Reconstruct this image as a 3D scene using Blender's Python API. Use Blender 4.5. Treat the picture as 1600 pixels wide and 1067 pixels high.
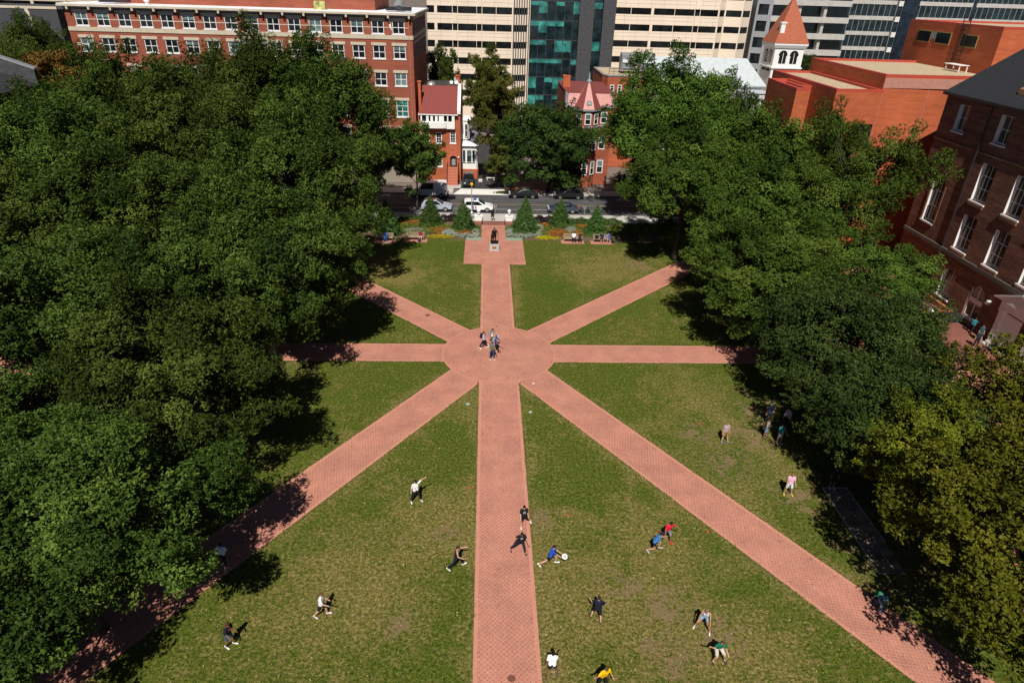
import bpy, bmesh, math, random
import numpy as np
from mathutils import Vector, Matrix
R = math.radians
for o in list(bpy.data.objects): bpy.data.objects.remove(o)
SC = bpy.context.scene
COL = SC.collection

# ------------------------------------------------------------------ camera, sky, sun, exposure
def cam_setup():
    f = 1021.1; pit = R(28.60); yaw = R(2.707); roll = R(1.792)
    F = Vector((math.sin(yaw)*math.cos(pit), math.cos(yaw)*math.cos(pit), -math.sin(pit)))
    r = Vector((math.cos(yaw), -math.sin(yaw), 0)); u = r.cross(F)
    r2 = math.cos(roll)*r + math.sin(roll)*u; u2 = -math.sin(roll)*r + math.cos(roll)*u
    c = bpy.data.cameras.new("camera"); o = bpy.data.objects.new("camera", c); COL.objects.link(o)
    m = Matrix((r2, u2, -F)).transposed().to_4x4(); m.translation = Vector((0, 0, 30))
    o.matrix_world = m
    c.sensor_width = 36; c.lens = f/1600*36; c.clip_start = 0.5; c.clip_end = 3000
    SC.camera = o
cam_setup()
SUN_EL, SUN_AZ = 51.0, 7.0          # light travels towards +Y, slightly +X
w = bpy.data.worlds.new("World"); SC.world = w; w.use_nodes = True
nt = w.node_tree; bg = nt.nodes["Background"]
sky = nt.nodes.new("ShaderNodeTexSky"); sky.sky_type = 'NISHITA'; sky.sun_disc = False
sky.air_density = .45; sky.dust_density = .15; sky.ozone_density = .6; sky.altitude = 600
sky.sun_elevation = R(SUN_EL); sky.sun_rotation = R(180 + SUN_AZ)
nt.links.new(sky.outputs[0], bg.inputs[0]); bg.inputs[1].default_value = 0.05
sl = bpy.data.lights.new("sun", 'SUN'); so = bpy.data.objects.new("sun", sl); COL.objects.link(so)
sl.energy = 5.0; sl.angle = R(0.5); sl.color = (1.0, 0.95, 0.87)
sd = Vector((math.sin(R(SUN_AZ))*math.cos(R(SUN_EL)), math.cos(R(SUN_AZ))*math.cos(R(SUN_EL)), -math.sin(R(SUN_EL))))
so.rotation_euler = sd.to_track_quat('-Z', 'Y').to_euler(); so.location = (0, -50, 120)
SC.view_settings.view_transform = 'Standard'; SC.view_settings.look = 'None'
SC.view_settings.exposure = 0.15; SC.view_settings.gamma = 1
SC.cycles.max_bounces = 4; SC.cycles.transparent_max_bounces = 6

# ------------------------------------------------------------------ materials
def newmat(name):
    m = bpy.data.materials.new(name); m.use_nodes = True
    return m, m.node_tree, m.node_tree.nodes["Principled BSDF"]
def N(t, kind, **kw):
    n = t.nodes.new("ShaderNode"+kind)
    for k, v in kw.items():
        if k.startswith("i_"): n.inputs[k[2:]].default_value = v
        else: setattr(n, k, v)
    return n
def ramp(t, src, stops):
    n = t.nodes.new("ShaderNodeValToRGB"); t.links.new(src, n.inputs[0])
    e = n.color_ramp.elements
    while len(e) < len(stops): e.new(0.5)
    for i, (p, c) in enumerate(stops):
        e[i].position = p; e[i].color = (c[0], c[1], c[2], 1) if len(c) == 3 else c
    return n.outputs[0]
def noise(t, vec, scale, detail=4, rough=.55, dist=0):
    n = N(t, "TexNoise"); n.inputs["Scale"].default_value = scale; n.inputs["Detail"].default_value = detail
    n.inputs["Roughness"].default_value = rough; n.inputs["Distortion"].default_value = dist
    if vec: t.links.new(vec, n.inputs["Vector"])
    return n.outputs["Fac"]
def mix(t, a, b, fac, mode='MIX'):
    n = t.nodes.new("ShaderNodeMix"); n.data_type = 'RGBA'; n.blend_type = mode
    for s, v in ((0, fac), (6, a), (7, b)):
        if isinstance(v, (int, float)): n.inputs[s].default_value = v
        elif isinstance(v, tuple): n.inputs[s].default_value = (v[0], v[1], v[2], 1)
        else: t.links.new(v, n.inputs[s])
    return n.outputs[2]
def pos(t): return t.nodes.new("ShaderNodeNewGeometry").outputs["Position"]
def math_(t, op, a, b=None):
    n = t.nodes.new("ShaderNodeMath"); n.operation = op
    for i, v in enumerate((a, b)):
        if v is None: continue
        if isinstance(v, (int, float)): n.inputs[i].default_value = v
        else: t.links.new(v, n.inputs[i])
    return n.outputs[0]
def bump(t, b, h, strength, dist):
    n = N(t, "Bump"); n.inputs["Strength"].default_value = strength; n.inputs["Distance"].default_value = dist
    t.links.new(h, n.inputs["Height"]); t.links.new(n.outputs[0], b.inputs["Normal"])
def plain(name, c, rough=.6, metal=0, var=.12, spec=.4, scale=3.0, emit=0, bmp=0):
    m, t, b = newmat(name)
    b.inputs["Roughness"].default_value = rough; b.inputs["Metallic"].default_value = metal
    b.inputs["Specular IOR Level"].default_value = spec
    tc = t.nodes.new("ShaderNodeTexCoord").outputs["Object"]
    f = noise(t, tc, scale, 5)
    lo = tuple(x*(1-var) for x in c); hi = tuple(min(1, x*(1+var)) for x in c)
    t.links.new(ramp(t, f, [(.3, lo), (.7, hi)]), b.inputs["Base Color"])
    if bmp: bump(t, b, noise(t, tc, scale*12, 3), bmp, .02)
    if emit:
        b.inputs["Emission Color"].default_value = (*c, 1); b.inputs["Emission Strength"].default_value = emit
    return m
def brick(name, c1, c2, mort, stain=.3, bw=.24, bh=.08, big=.25):
    m, t, b = newmat(name); b.inputs["Roughness"].default_value = .85; b.inputs["Specular IOR Level"].default_value = .2
    p = pos(t); s = N(t, "SeparateXYZ"); t.links.new(p, s.inputs[0])
    cx = N(t, "CombineXYZ"); t.links.new(math_(t, 'ADD', s.outputs[0], s.outputs[1]), cx.inputs[0]); t.links.new(s.outputs[2], cx.inputs[1])
    br = N(t, "TexBrick"); t.links.new(cx.outputs[0], br.inputs["Vector"])
    br.inputs["Scale"].default_value = 1; br.inputs["Brick Width"].default_value = bw; br.inputs["Row Height"].default_value = bh
    br.inputs["Mortar Size"].default_value = .008; br.inputs["Color1"].default_value = (*c1, 1)
    br.inputs["Color2"].default_value = (*c2, 1); br.inputs["Mortar"].default_value = (*mort, 1)
    # courses and panels of slightly different firing
    sc = N(t, "Mapping"); sc.inputs["Scale"].default_value = (.25, .25, 2.2); t.links.new(p, sc.inputs[0])
    n1 = noise(t, sc.outputs[0], 1.3, 6, .65); n2 = noise(t, p, big, 4)
    k = mix(t, br.outputs[0], (1, 1, 1), 0.0)
    d1 = ramp(t, n1, [(.3, (1-stain,)*3), (.7, (1+stain*.5,)*3)]); d2 = ramp(t, n2, [(.3, (.82,)*3), (.72, (1.12,)*3)])
    c = mix(t, k, d1, 1.0, 'MULTIPLY'); c = mix(t, c, d2, 1.0, 'MULTIPLY')
    t.links.new(c, b.inputs["Base Color"])
    return m
def glassmat(name, c, rough=.06, spec=.5):
    m, t, b = newmat(name)
    b.inputs["Roughness"].default_value = rough; b.inputs["Specular IOR Level"].default_value = spec
    p = pos(t); f = noise(t, p, .55, 4, .6)
    t.links.new(ramp(t, f, [(.35, tuple(x*.45 for x in c)), (.5, c), (.68, tuple(x*1.9 for x in c))]), b.inputs["Base Color"])
    bump(t, b, noise(t, p, .8, 2), .08, .05)
    return m
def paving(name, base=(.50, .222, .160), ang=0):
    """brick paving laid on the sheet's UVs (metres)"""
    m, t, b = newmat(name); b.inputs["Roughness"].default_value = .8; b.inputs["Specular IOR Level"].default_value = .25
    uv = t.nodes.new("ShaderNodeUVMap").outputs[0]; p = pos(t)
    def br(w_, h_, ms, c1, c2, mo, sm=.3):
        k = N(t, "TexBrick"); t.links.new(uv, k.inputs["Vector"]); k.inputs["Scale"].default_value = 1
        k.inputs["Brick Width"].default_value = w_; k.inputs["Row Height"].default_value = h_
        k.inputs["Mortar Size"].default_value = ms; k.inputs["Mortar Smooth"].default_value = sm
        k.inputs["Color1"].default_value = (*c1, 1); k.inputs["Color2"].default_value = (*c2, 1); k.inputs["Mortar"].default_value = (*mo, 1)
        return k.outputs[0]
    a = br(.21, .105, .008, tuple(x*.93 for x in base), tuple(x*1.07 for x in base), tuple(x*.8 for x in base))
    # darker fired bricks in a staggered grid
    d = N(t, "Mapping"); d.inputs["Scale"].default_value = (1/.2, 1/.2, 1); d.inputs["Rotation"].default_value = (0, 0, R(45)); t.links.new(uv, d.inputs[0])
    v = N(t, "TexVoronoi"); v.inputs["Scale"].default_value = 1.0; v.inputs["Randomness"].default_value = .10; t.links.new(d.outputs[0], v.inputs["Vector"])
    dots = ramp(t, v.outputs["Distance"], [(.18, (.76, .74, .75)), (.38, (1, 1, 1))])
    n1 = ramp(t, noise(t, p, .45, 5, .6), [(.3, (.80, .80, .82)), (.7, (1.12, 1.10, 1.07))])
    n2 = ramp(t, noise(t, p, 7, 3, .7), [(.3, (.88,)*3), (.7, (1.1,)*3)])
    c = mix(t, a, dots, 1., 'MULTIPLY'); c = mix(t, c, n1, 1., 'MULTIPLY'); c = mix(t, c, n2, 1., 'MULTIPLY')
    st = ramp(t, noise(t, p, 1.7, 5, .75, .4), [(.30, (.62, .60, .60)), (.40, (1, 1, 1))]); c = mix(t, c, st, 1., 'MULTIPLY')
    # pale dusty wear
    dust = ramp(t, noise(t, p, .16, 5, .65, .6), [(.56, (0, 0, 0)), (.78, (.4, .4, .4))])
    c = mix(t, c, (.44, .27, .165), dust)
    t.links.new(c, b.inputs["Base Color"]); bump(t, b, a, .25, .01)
    return m
def lawnmat():
    m, t, b = newmat("lawn_grass"); b.inputs["Roughness"].default_value = .9; b.inputs["Specular IOR Level"].default_value = .1
    p = pos(t)
    def spot(x, y, r, soft):
        d = N(t, "VectorMath", operation='DISTANCE'); t.links.new(p, d.inputs[0]); d.inputs[1].default_value = (x, y, 0)
        return ramp(t, math_(t, 'DIVIDE', d.outputs["Value"], r), [(1-soft, (1,)*3), (1.0, (0,)*3)])
    fine = noise(t, p, 5.2, 6, .78); fine2 = noise(t, p, 13, 4, .8); mid = noise(t, p, 1.15, 6, .72, 1.0); big = noise(t, p, .22, 5, .62, .5); big2 = noise(t, p, .085, 3, .5)
    g = ramp(t, fine, [(.36, (.018, .034, .004)), (.46, (.054, .077, .009)), (.54, (.090, .112, .015)), (.66, (.17, .18, .034))])
    g2 = ramp(t, fine2, [(.36, (.42, .42, .38)), (.5, (1, 1, 1)), (.64, (1.75, 1.68, 1.5))])
    g = mix(t, g, g2, 1., 'MULTIPLY')
    straw = ramp(t, fine, [(.36, (.050, .046, .011)), (.48, (.145, .122, .034)), (.56, (.235, .19, .064)), (.66, (.42, .345, .145))])
    straw = mix(t, straw, g2, .8, 'MULTIPLY')
    soil = ramp(t, fine2, [(.36, (.09, .060, .030)), (.5, (.20, .138, .075)), (.64, (.34, .25, .14))])
    worn = None
    for (x, y, r) in ((8, 26, 11), (12.5, 22.5, 6), (3.6, 31, 3.0), (-4.5, 31, 6), (18.5, 38, 9), (-1.5, 45, 4), (17.5, 45, 6), (-11, 71, 7), (15, 73, 9), (-8, 25, 7), (-1.6, 29, 2.6), (4.5, 23, 5)):
        s = spot(x, y, r, .85)
        worn = s if worn is None else mix(t, worn, s, 1., 'LIGHTEN')
    k = math_(t, 'ADD', math_(t, 'MULTIPLY', mid, .62), math_(t, 'MULTIPLY', big, .5))
    sx = N(t, "SeparateXYZ"); t.links.new(p, sx.inputs[0])
    ed = N(t, "MapRange"); ed.inputs[1].default_value = 1.7; ed.inputs[2].default_value = 3.1; ed.inputs[3].default_value = .13; ed.inputs[4].default_value = 0
    t.links.new(math_(t, 'ABSOLUTE', math_(t, 'SUBTRACT', sx.outputs[0], 1.25)), ed.inputs[0])
    k = math_(t, 'ADD', k, ed.outputs[0])
    for (nx, ny, cst) in ((.8294, .5587, 30.69), (-.8235, .5673, 29.0)):
        dd = math_(t, 'ABSOLUTE', math_(t, 'SUBTRACT', math_(t, 'ADD', math_(t, 'MULTIPLY', sx.outputs[0], nx), math_(t, 'MULTIPLY', sx.outputs[1], ny)), cst))
        e2 = N(t, "MapRange"); e2.inputs[1].default_value = 1.7; e2.inputs[2].default_value = 2.7; e2.inputs[3].default_value = .11; e2.inputs[4].default_value = 0; t.links.new(dd, e2.inputs[0])
        lo = N(t, "MapRange"); lo.inputs[1].default_value = 47; lo.inputs[2].default_value = 51; lo.inputs[3].default_value = 1; lo.inputs[4].default_value = 0; t.links.new(sx.outputs[1], lo.inputs[0])
        k = math_(t, 'ADD', k, math_(t, 'MULTIPLY', e2.outputs[0], lo.outputs[0]))
    k = math_(t, 'ADD', k, math_(t, 'MULTIPLY', worn, .165)); k = math_(t, 'ADD', k, math_(t, 'MULTIPLY', math_(t, 'SUBTRACT', fine2, .5), .30))
    fs = ramp(t, k, [(.568, (0,)*3), (.728, (.9,)*3)])
    c = mix(t, g, straw, fs)
    # lush dark swaths
    lush = ramp(t, big2, [(.52, (0,)*3), (.66, (.8,)*3)])
    c = mix(t, c, mix(t, g, (.6, .9, .5), 1., 'MULTIPLY'), math_(t, 'MULTIPLY', lush, .6))
    bare = None
    for (x, y, r) in ((10.2, 24.5, 2.6), (12.6, 22.6, 2.2), (3.7, 31.2, 1.7), (-1.9, 30.0, 1.6), (20.6, 40.0, 3.4), (17.6, 36.6, 3.0), (21.3, 33.2, 2.6), (9.5, 21.2, 2.8), (8.0, 26, 1.8), (-4.4, 23.5, 1.6), (16.5, 40.5, 2.2), (22.5, 43.5, 4.0), (19, 75, 3.5), (4.1, 45.2, .9), (-22, 50, 11), (-22, 34, 10), (-22, 66, 10), (28, 62, 10), (25, 28, 6), (-21, 79, 7)):
        s = spot(x, y, r, .8)
        bare = s if bare is None else mix(t, bare, s, 1., 'LIGHTEN')
    kb = math_(t, 'ADD', math_(t, 'ADD', math_(t, 'MULTIPLY', mid, 1.0), math_(t, 'MULTIPLY', fine, .5)), math_(t, 'MULTIPLY', bare, .17))
    fb = ramp(t, kb, [(.86, (0,)*3), (.98, (.85,)*3)])
    c = mix(t, c, soil, fb)
    t.links.new(c, b.inputs["Base Color"])
    bump(t, b, math_(t, 'ADD', fine, fine2), .9, .05)
    return m
def leafmat(name, dark, mid, light, trans=.3, rough=.55):
    m, t, b = newmat(name)
    a = N(t, "Attribute", attribute_name="tint"); oi = t.nodes.new("ShaderNodeObjectInfo")
    c = ramp(t, a.outputs["Fac"], [(0, dark), (.5, mid), (1, light)])
    hs = N(t, "HueSaturation"); t.links.new(c, hs.inputs["Color"])
    t.links.new(math_(t, 'ADD', math_(t, 'MULTIPLY', oi.outputs["Random"], .025), .490), hs.inputs["Hue"])
    t.links.new(math_(t, 'ADD', math_(t, 'MULTIPLY', oi.outputs["Random"], .45), .80), hs.inputs["Value"])
    b.inputs["Roughness"].default_value = rough; b.inputs["Specular IOR Level"].default_value = .08
    t.links.new(hs.outputs[0], b.inputs["Base Color"])
    tr = t.nodes.new("ShaderNodeBsdfTranslucent")
    yel = mix(t, hs.outputs[0], (1.25, 1.2, .5), 1., 'MULTIPLY'); t.links.new(yel, tr.inputs[0])
    mx = t.nodes.new("ShaderNodeMixShader"); mx.inputs[0].default_value = trans
    t.links.new(b.outputs[0], mx.inputs[1]); t.links.new(tr.outputs[0], mx.inputs[2])
    t.links.new(mx.outputs[0], t.nodes["Material Output"].inputs[0])
    return m

M = {}
M['lawn'] = lawnmat()
M['pave'] = paving("brick_paving"); M['pave_edge'] = plain("brick_edging", (.505, .225, .163), .8, var=.12, scale=9, spec=.2)
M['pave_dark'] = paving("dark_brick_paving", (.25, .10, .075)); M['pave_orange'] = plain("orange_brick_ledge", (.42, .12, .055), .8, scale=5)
M['asphalt'] = plain("asphalt", (.075, .075, .078), .9, var=.25, scale=.6, spec=.2, bmp=.3)
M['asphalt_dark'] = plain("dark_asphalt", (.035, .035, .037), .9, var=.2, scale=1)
M['concrete'] = plain("concrete", (.44, .42, .39), .85, var=.12, scale=.8, bmp=.2)
M['concrete_lt'] = plain("pale_concrete", (.66, .64, .60), .85, var=.1, scale=.8)
M['ground'] = plain("far_ground", (.16, .13, .11), .95, var=.3, scale=.1)
M['gravel'] = plain("gravel_dirt", (.21, .165, .11), .95, var=.65, scale=1.6, bmp=.6)
M['mulch'] = plain("mulch", (.12, .08, .045), .95, var=.4, scale=4, bmp=.5)
M['curbstone'] = plain("pale_curb", (.36, .33, .29), .85)
M['paint_yellow'] = plain("yellow_line", (.45, .30, .05), .8); M['paint_white'] = plain("white_line", (.6, .6, .58), .8)
M['brick_red'] = brick("red_brick", (.27, .068, .038), (.33, .09, .052), (.30, .12, .08), .18)
M['brick_orange'] = brick("orange_brick", (.43, .098, .038), (.50, .125, .052), (.42, .13, .06), .22)
M['brick_dark'] = brick("dark_brick", (.17, .076, .048), (.27, .125, .08), (.21, .125, .09), .5)
M['brick_row'] = brick("row_house_brick", (.38, .09, .038), (.46, .12, .055), (.40, .14, .08), .2)
M['brick_turret'] = brick("turret_brick", (.30, .072, .036), (.37, .095, .05), (.32, .12, .08), .25)
M['brick_pink'] = plain("pale_brick_band", (.42, .2, .15), .85)
M['coping'] = plain("red_coping", (.42, .06, .035), .6)
M['stone'] = plain("cream_stone", (.52, .45, .34), .85, var=.12, scale=.8)
M['precast'] = plain("cream_precast", (.76, .64, .51), .85, var=.05, scale=.25)
M['precast_joint'] = plain("precast_joint", (.36, .29, .22), .9)
M['granite'] = plain("dark_granite", (.055, .055, .06), .7, var=.35, scale=2.5)
M['white'] = plain("white_paint", (.78, .77, .74), .55, var=.05)
M['whitetrim'] = plain("white_trim", (.74, .74, .73), .5, var=.06)
M['greytrim'] = plain("grey_trim", (.24, .25, .27), .5)
M['roofwhite'] = plain("white_roof_membrane", (.78, .78, .8), .7, var=.15, scale=.5)
M['roofred'] = plain("red_shingle_roof", (.20, .045, .038), .85, var=.18, scale=5)
M['roofpink'] = plain("pink_sunlit_slate", (.50, .22, .20), .5, var=.3, scale=6)
M['roofred2'] = plain("red_slate", (.20, .05, .042), .6, var=.2, scale=6)
M['rooftile'] = plain("red_tile_roof", (.36, .10, .05), .8, var=.25, scale=5)
M['roofslate'] = plain("pale_slate_roof", (.46, .50, .52), .55, var=.1, scale=1.5)
M['roofblack'] = plain("black_metal_roof", (.028, .029, .032), .4, var=.2, metal=.0)
M['roofgravel'] = plain("roof_gravel", (.46, .36, .235), .95, var=.3, scale=6, bmp=.5)
M['steel'] = plain("galvanised_steel", (.45, .46, .46), .4, metal=.6)
M['steel_dk'] = plain("dark_iron", (.02, .02, .022), .5)
M['glass'] = glassmat("dark_glass", (.013, .017, .02)); M['glass_blind'] = glassmat("glass_over_blind", (.12, .18, .18), .12)
M['glass_teal'] = glassmat("teal_blind_glass", (.035, .19, .17), .12); M['glass_black'] = glassmat("black_ribbon_glass", (.008, .01, .01), .1, .3)
M['glass_blue'] = glassmat("blue_curtain_glass", (.010, .020, .024), .08); M['glass_brown_reflect'] = glassmat("brown_reflection_glass", (.10, .064, .05), .1)  # warm brown of the hall panes is a reflection put into the colour
M['glass_pale'] = glassmat("pale_storefront_glass", (.26, .33, .34), .15)
M['bronze'] = plain("dark_bronze", (.028, .019, .014), .38, metal=.5, var=.3)
M['plaque'] = plain("brass_plaque", (.40, .22, .07), .4, metal=.6)
M['granite_lt'] = plain("pale_granite", (.42, .41, .40), .8)
M['wood'] = plain("teak_slats", (.34, .25, .17), .7, var=.2, scale=6)
M['amber'] = plain("amber_globe", (1.0, .40, .01), .3, var=.02)
M['tyre'] = plain("tyre_rubber", (.012, .012, .012), .8); M['rim'] = plain("alloy_rim", (.45, .45, .46), .3, metal=.8)
M['chrome'] = plain("headlight", (.7, .72, .75), .15, metal=.2); M['tail'] = plain("tail_light", (.35, .01, .01), .2)
M['orange'] = plain("cone_orange", (.95, .16, .01), .5, var=.04); M['redmark'] = plain("marker_red", (.7, .02, .02), .5)
M['bark'] = plain("bark", (.055, .042, .032), .95, var=.4, scale=3, bmp=.8)
for i, c in enumerate(((.80, .012, .03), (.10, .012, .02))): M['red%d' % i] = plain("red_paint%d" % i, c)

# ------------------------------------------------------------------ mesh builder
class MB:
    def __init__(s): s.v = []; s.f = []; s.mi = []; s.uv = None
    def face(s, pts, mi=0):
        k = len(s.v); s.v += [tuple(p) for p in pts]; s.f.append(list(range(k, k+len(pts)))); s.mi.append(mi); return s
    def hexa(s, p, mi=0):   # 8 points: bottom 0-3 ccw, top 4-7
        k = len(s.v); s.v += [tuple(q) for q in p]
        for q in ((3, 2, 1, 0), (4, 5, 6, 7), (0, 1, 5, 4), (1, 2, 6, 5), (2, 3, 7, 6), (3, 0, 4, 7)): s.f.append([k+i for i in q]); s.mi.append(mi)
        return s
    def box(s, x0, x1, y0, y1, z0, z1, mi=0):
        return s.hexa([(x0, y0, z0), (x1, y0, z0), (x1, y1, z0), (x0, y1, z0), (x0, y0, z1), (x1, y0, z1), (x1, y1, z1), (x0, y1, z1)], mi)
    def fbox(s, fr, a0, a1, d0, d1, z0, z1, mi=0):   # fr = frame (ox,oy,ux,uy,nx,ny)
        P = lambda a, d, z: (fr[0]+fr[2]*a+fr[4]*d, fr[1]+fr[3]*a+fr[5]*d, z)
        return s.hexa([P(a0, d0, z0), P(a1, d0, z0), P(a1, d1, z0), P(a0, d1, z0), P(a0, d0, z1), P(a1, d0, z1), P(a1, d1, z1), P(a0, d1, z1)], mi)
    def prism(s, poly, z0, z1, mi=0, cap=None):      # vertical prism of an xy polygon (ccw)
        n = len(poly)
        for i in range(n):
            a, b = poly[i], poly[(i+1) % n]
            s.face([(*a, z0), (*b, z0), (*b, z1), (*a, z1)], mi)
        s.face([(*p, z1) for p in poly], mi if cap is None else cap); s.face([(*p, z0) for p in reversed(poly)], mi); return s
    def ring(s, pts_list, mi=0, closed=True, caps=True):   # loft list of rings
        base = len(s.v); n = len(pts_list[0])
        for r in pts_list: s.v += [tuple(p) for p in r]
        for j in range(len(pts_list)-1):
            for i in range(n if closed else n-1):
                a = base+j*n+i; b = base+j*n+(i+1) % n
                s.f.append([a, b, b+n, a+n]); s.mi.append(mi)
        if caps:
            s.f.append([base+i for i in reversed(range(n))]); s.mi.append(mi)
            s.f.append([base+(len(pts_list)-1)*n+i for i in range(n)]); s.mi.append(mi)
        return s
    def lathe(s, x, y, prof, n=12, mi=0):
        return s.ring([[(x+r*math.cos(2*math.pi*i/n), y+r*math.sin(2*math.pi*i/n), z) for i in range(n)] for r, z in prof], mi)
    def tube(s, pts, rad, n=7, mi=0):
        rings = []
        for i, p in enumerate(pts):
            p = Vector(p); a = Vector(pts[max(0, i-1)]); b = Vector(pts[min(len(pts)-1, i+1)]); d = (b-a).normalized()
            u = d.cross(Vector((0, 0, 1)) if abs(d.z) < .95 else Vector((1, 0, 0))).normalized(); w_ = d.cross(u)
            r = rad[i] if isinstance(rad, (list, tuple)) else rad
            rings.append([p+u*(r*math.cos(2*math.pi*k/n))+w_*(r*math.sin(2*math.pi*k/n)) for k in range(n)])
        return s.ring(rings, mi)
    def sphere(s, c, r, n=10, m=6, sz=1, mi=0):
        return s.ring([[(c[0]+r*math.sin(t)*math.cos(2*math.pi*i/n), c[1]+r*math.sin(t)*math.sin(2*math.pi*i/n), c[2]-r*sz*math.cos(t)) for i in range(n)]
                       for t in [math.pi*(j+.15)/(m+.3) for j in range(m+1)]], mi)
    def build(s, name, mats, parent=None, smooth=False, bevel=0, world=True):
        me = bpy.data.meshes.new(name); off = Vector((0, 0, 0))
        q = parent
        while world and q is not None: off += q.location; q = q.parent
        me.from_pydata([(v[0]-off.x, v[1]-off.y, v[2]-off.z) for v in s.v], [], s.f)
        mats = mats if isinstance(mats, (list, tuple)) else [mats]
        for m in mats: me.materials.append(M[m] if isinstance(m, str) else m)
        me.polygons.foreach_set("material_index", s.mi)
        bm = bmesh.new(); bm.from_mesh(me); bmesh.ops.recalc_face_normals(bm, faces=bm.faces)
        if bevel:
            bmesh.ops.remove_doubles(bm, verts=bm.verts, dist=1e-5)
            es = [e for e in bm.edges if len(e.link_faces) == 2 and e.calc_face_angle() > .5]
            bmesh.ops.bevel(bm, geom=es, offset=bevel, segments=2, affect='EDGES', profile=.6)
        bm.to_mesh(me); bm.free()
        if smooth:
            me.polygons.foreach_set("use_smooth", [True]*len(me.polygons))
        o = bpy.data.objects.new(name, me); COL.objects.link(o)
        if parent: o.parent = parent
        return o
def tag(o, label, cat, group=None, kind=None):
    o['label'] = label; o['category'] = cat
    if group: o['group'] = group
    if kind: o['kind'] = kind
    return o
def thing(name, label, cat, loc=(0, 0, 0), rz=0, group=None):
    o = bpy.data.objects.new(name, None); COL.objects.link(o); o.empty_display_size = .2
    o.location = loc; o.rotation_euler = (0, 0, rz); return tag(o, label, cat, group)
CH = {}
def kids(o): return [c for c in bpy.data.objects if c.parent == o]
def dup(root, loc, rz, label=None, scale=None):
    def cp(o, par):
        c = o.copy(); COL.objects.link(c)
        if par: c.parent = par
        for k in kids(o): cp(k, c)
        return c
    r = cp(root, None); r.location = loc; r.rotation_euler = (0, 0, rz)
    if scale: r.scale = scale
    if label: r['label'] = label
    return r
def frame(ox, oy, ux, uy, nx, ny): return (ox, oy, ux, uy, nx, ny)
def facade(mb, fr, W, z0, z1, ops, depth=.25, mi=0):
    P = lambda a, d, z: (fr[0]+fr[2]*a+fr[4]*d, fr[1]+fr[3]*a+fr[5]*d, z)
    xs = sorted({0, W} | {q for o in ops for q in o[:2]}); zs = sorted({z0, z1} | {q for o in ops for q in o[2:4]})
    for i in range(len(xs)-1):
        j0 = None
        for j in range(len(zs)-1):
            cx, cz = (xs[i]+xs[i+1])/2, (zs[j]+zs[j+1])/2
            if not any(o[0] < cx < o[1] and o[2] < cz < o[3] for o in ops):
                mb.face([P(xs[i], 0, zs[j]), P(xs[i+1], 0, zs[j]), P(xs[i+1], 0, zs[j+1]), P(xs[i], 0, zs[j+1])], mi)
    for a0, a1, b0, b1 in [o[:4] for o in ops]:
        for q in ((a0, b0, a1, b0), (a1, b0, a1, b1), (a1, b1, a0, b1), (a0, b1, a0, b0)):
            mb.face([P(q[0], 0, q[1]), P(q[2], 0, q[3]), P(q[2], -depth, q[3]), P(q[0], -depth, q[1])], mi)
def window(par, fr, a0, a1, b0, b1, depth=.2, fm='whitetrim', gm='glass', cols=2, rows=2, fw=.09, mw=.06, sill=None, blind=None, name='window', rowz=None):
    """frame as the part, pane (and blind) as sub-parts; rec is set back in the opening"""
    mb = MB(); d0, d1 = -depth, -depth+.09
    mb.fbox(fr, a0, a0+fw, d0, d1, b0, b1).fbox(fr, a1-fw, a1, d0, d1, b0, b1).fbox(fr, a0+fw, a1-fw, d0, d1, b0, b0+fw).fbox(fr, a0+fw, a1-fw, d0, d1, b1-fw, b1)
    for i in range(1, cols):
        a = a0+(a1-a0)*i/cols; mb.fbox(fr, a-mw/2, a+mw/2, d0, d1-.02, b0+fw, b1-fw)
    for j in range(1, rows):
        z = rowz[j-1] if rowz else b0+(b1-b0)*j/rows; mb.fbox(fr, a0+fw, a1-fw, d0, d1-.024, z-mw/2, z+mw/2)
    if sill: mb.fbox(fr, a0-.12, a1+.12, -depth, sill, b0-.16, b0-.004)
    w_ = mb.build(name, fm, par)
    MB().fbox(fr, a0+.01, a1-.01, d0+.005, d0+.03, b0+.01, b1-.01).build('pane', gm, w_)
    if blind:
        h = (b1-b0)*blind
        MB().fbox(fr, a0+fw, a1-fw, d0+.032, d0+.038, b1-fw-h, b1-fw).build('blind', 'glass_blind', w_)
    return w_
def grid_sheet(name, mat, pts, z, label, cat, kind='structure'):
    o = MB().face([(x, y, z) for x, y in pts]).build(name, mat); return tag(o, label, cat, kind=kind)
exec_order = []

# ------------------------------------------------------------------ ground, lawn, paths, street
tag(MB().box(-900, 900, -200, 1800, -.6, -.06).build('ground', 'ground'), 'bare city ground under and beyond the blocks', 'ground', kind='structure')
tag(MB().box(-60, 60, -60, 93.6, -.05, 0).build('lawn', 'lawn'), 'worn green lawn with straw patches between the brick walks', 'lawn', kind='structure')
CX, CY, CR = 1.30, 52.75, 5.25
def walk(name, p, q, w_, z, label, mat='pave', edge=.22):
    p, q = Vector(p), Vector(q); d = (q-p); L = d.length; d /= L; n = Vector((-d.y, d.x))
    mb = MB(); uvs = []
    for a, b, mi in ((-w_/2, -w_/2+edge, 1), (-w_/2+edge, w_/2-edge, 0), (w_/2-edge, w_/2, 1)):
        c = [p+n*b, p+n*a, q+n*a, q+n*b]
        mb.face([(v.x, v.y, z) for v in c], mi); uvs += [(0, b), (0, a), (L, a), (L, b)]
    o = mb.build(name, [mat, 'pave_edge']); uvl = o.data.uv_layers.new(name="uv")
    for poly in o.data.polygons:
        for li in poly.loop_indices:
            v = Vector(o.data.vertices[o.data.loops[li].vertex_index].co[:2])-p
            uvl.data[li].uv = (v.dot(d), v.dot(n))
    return tag(o, label, 'path', kind='structure')
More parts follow.
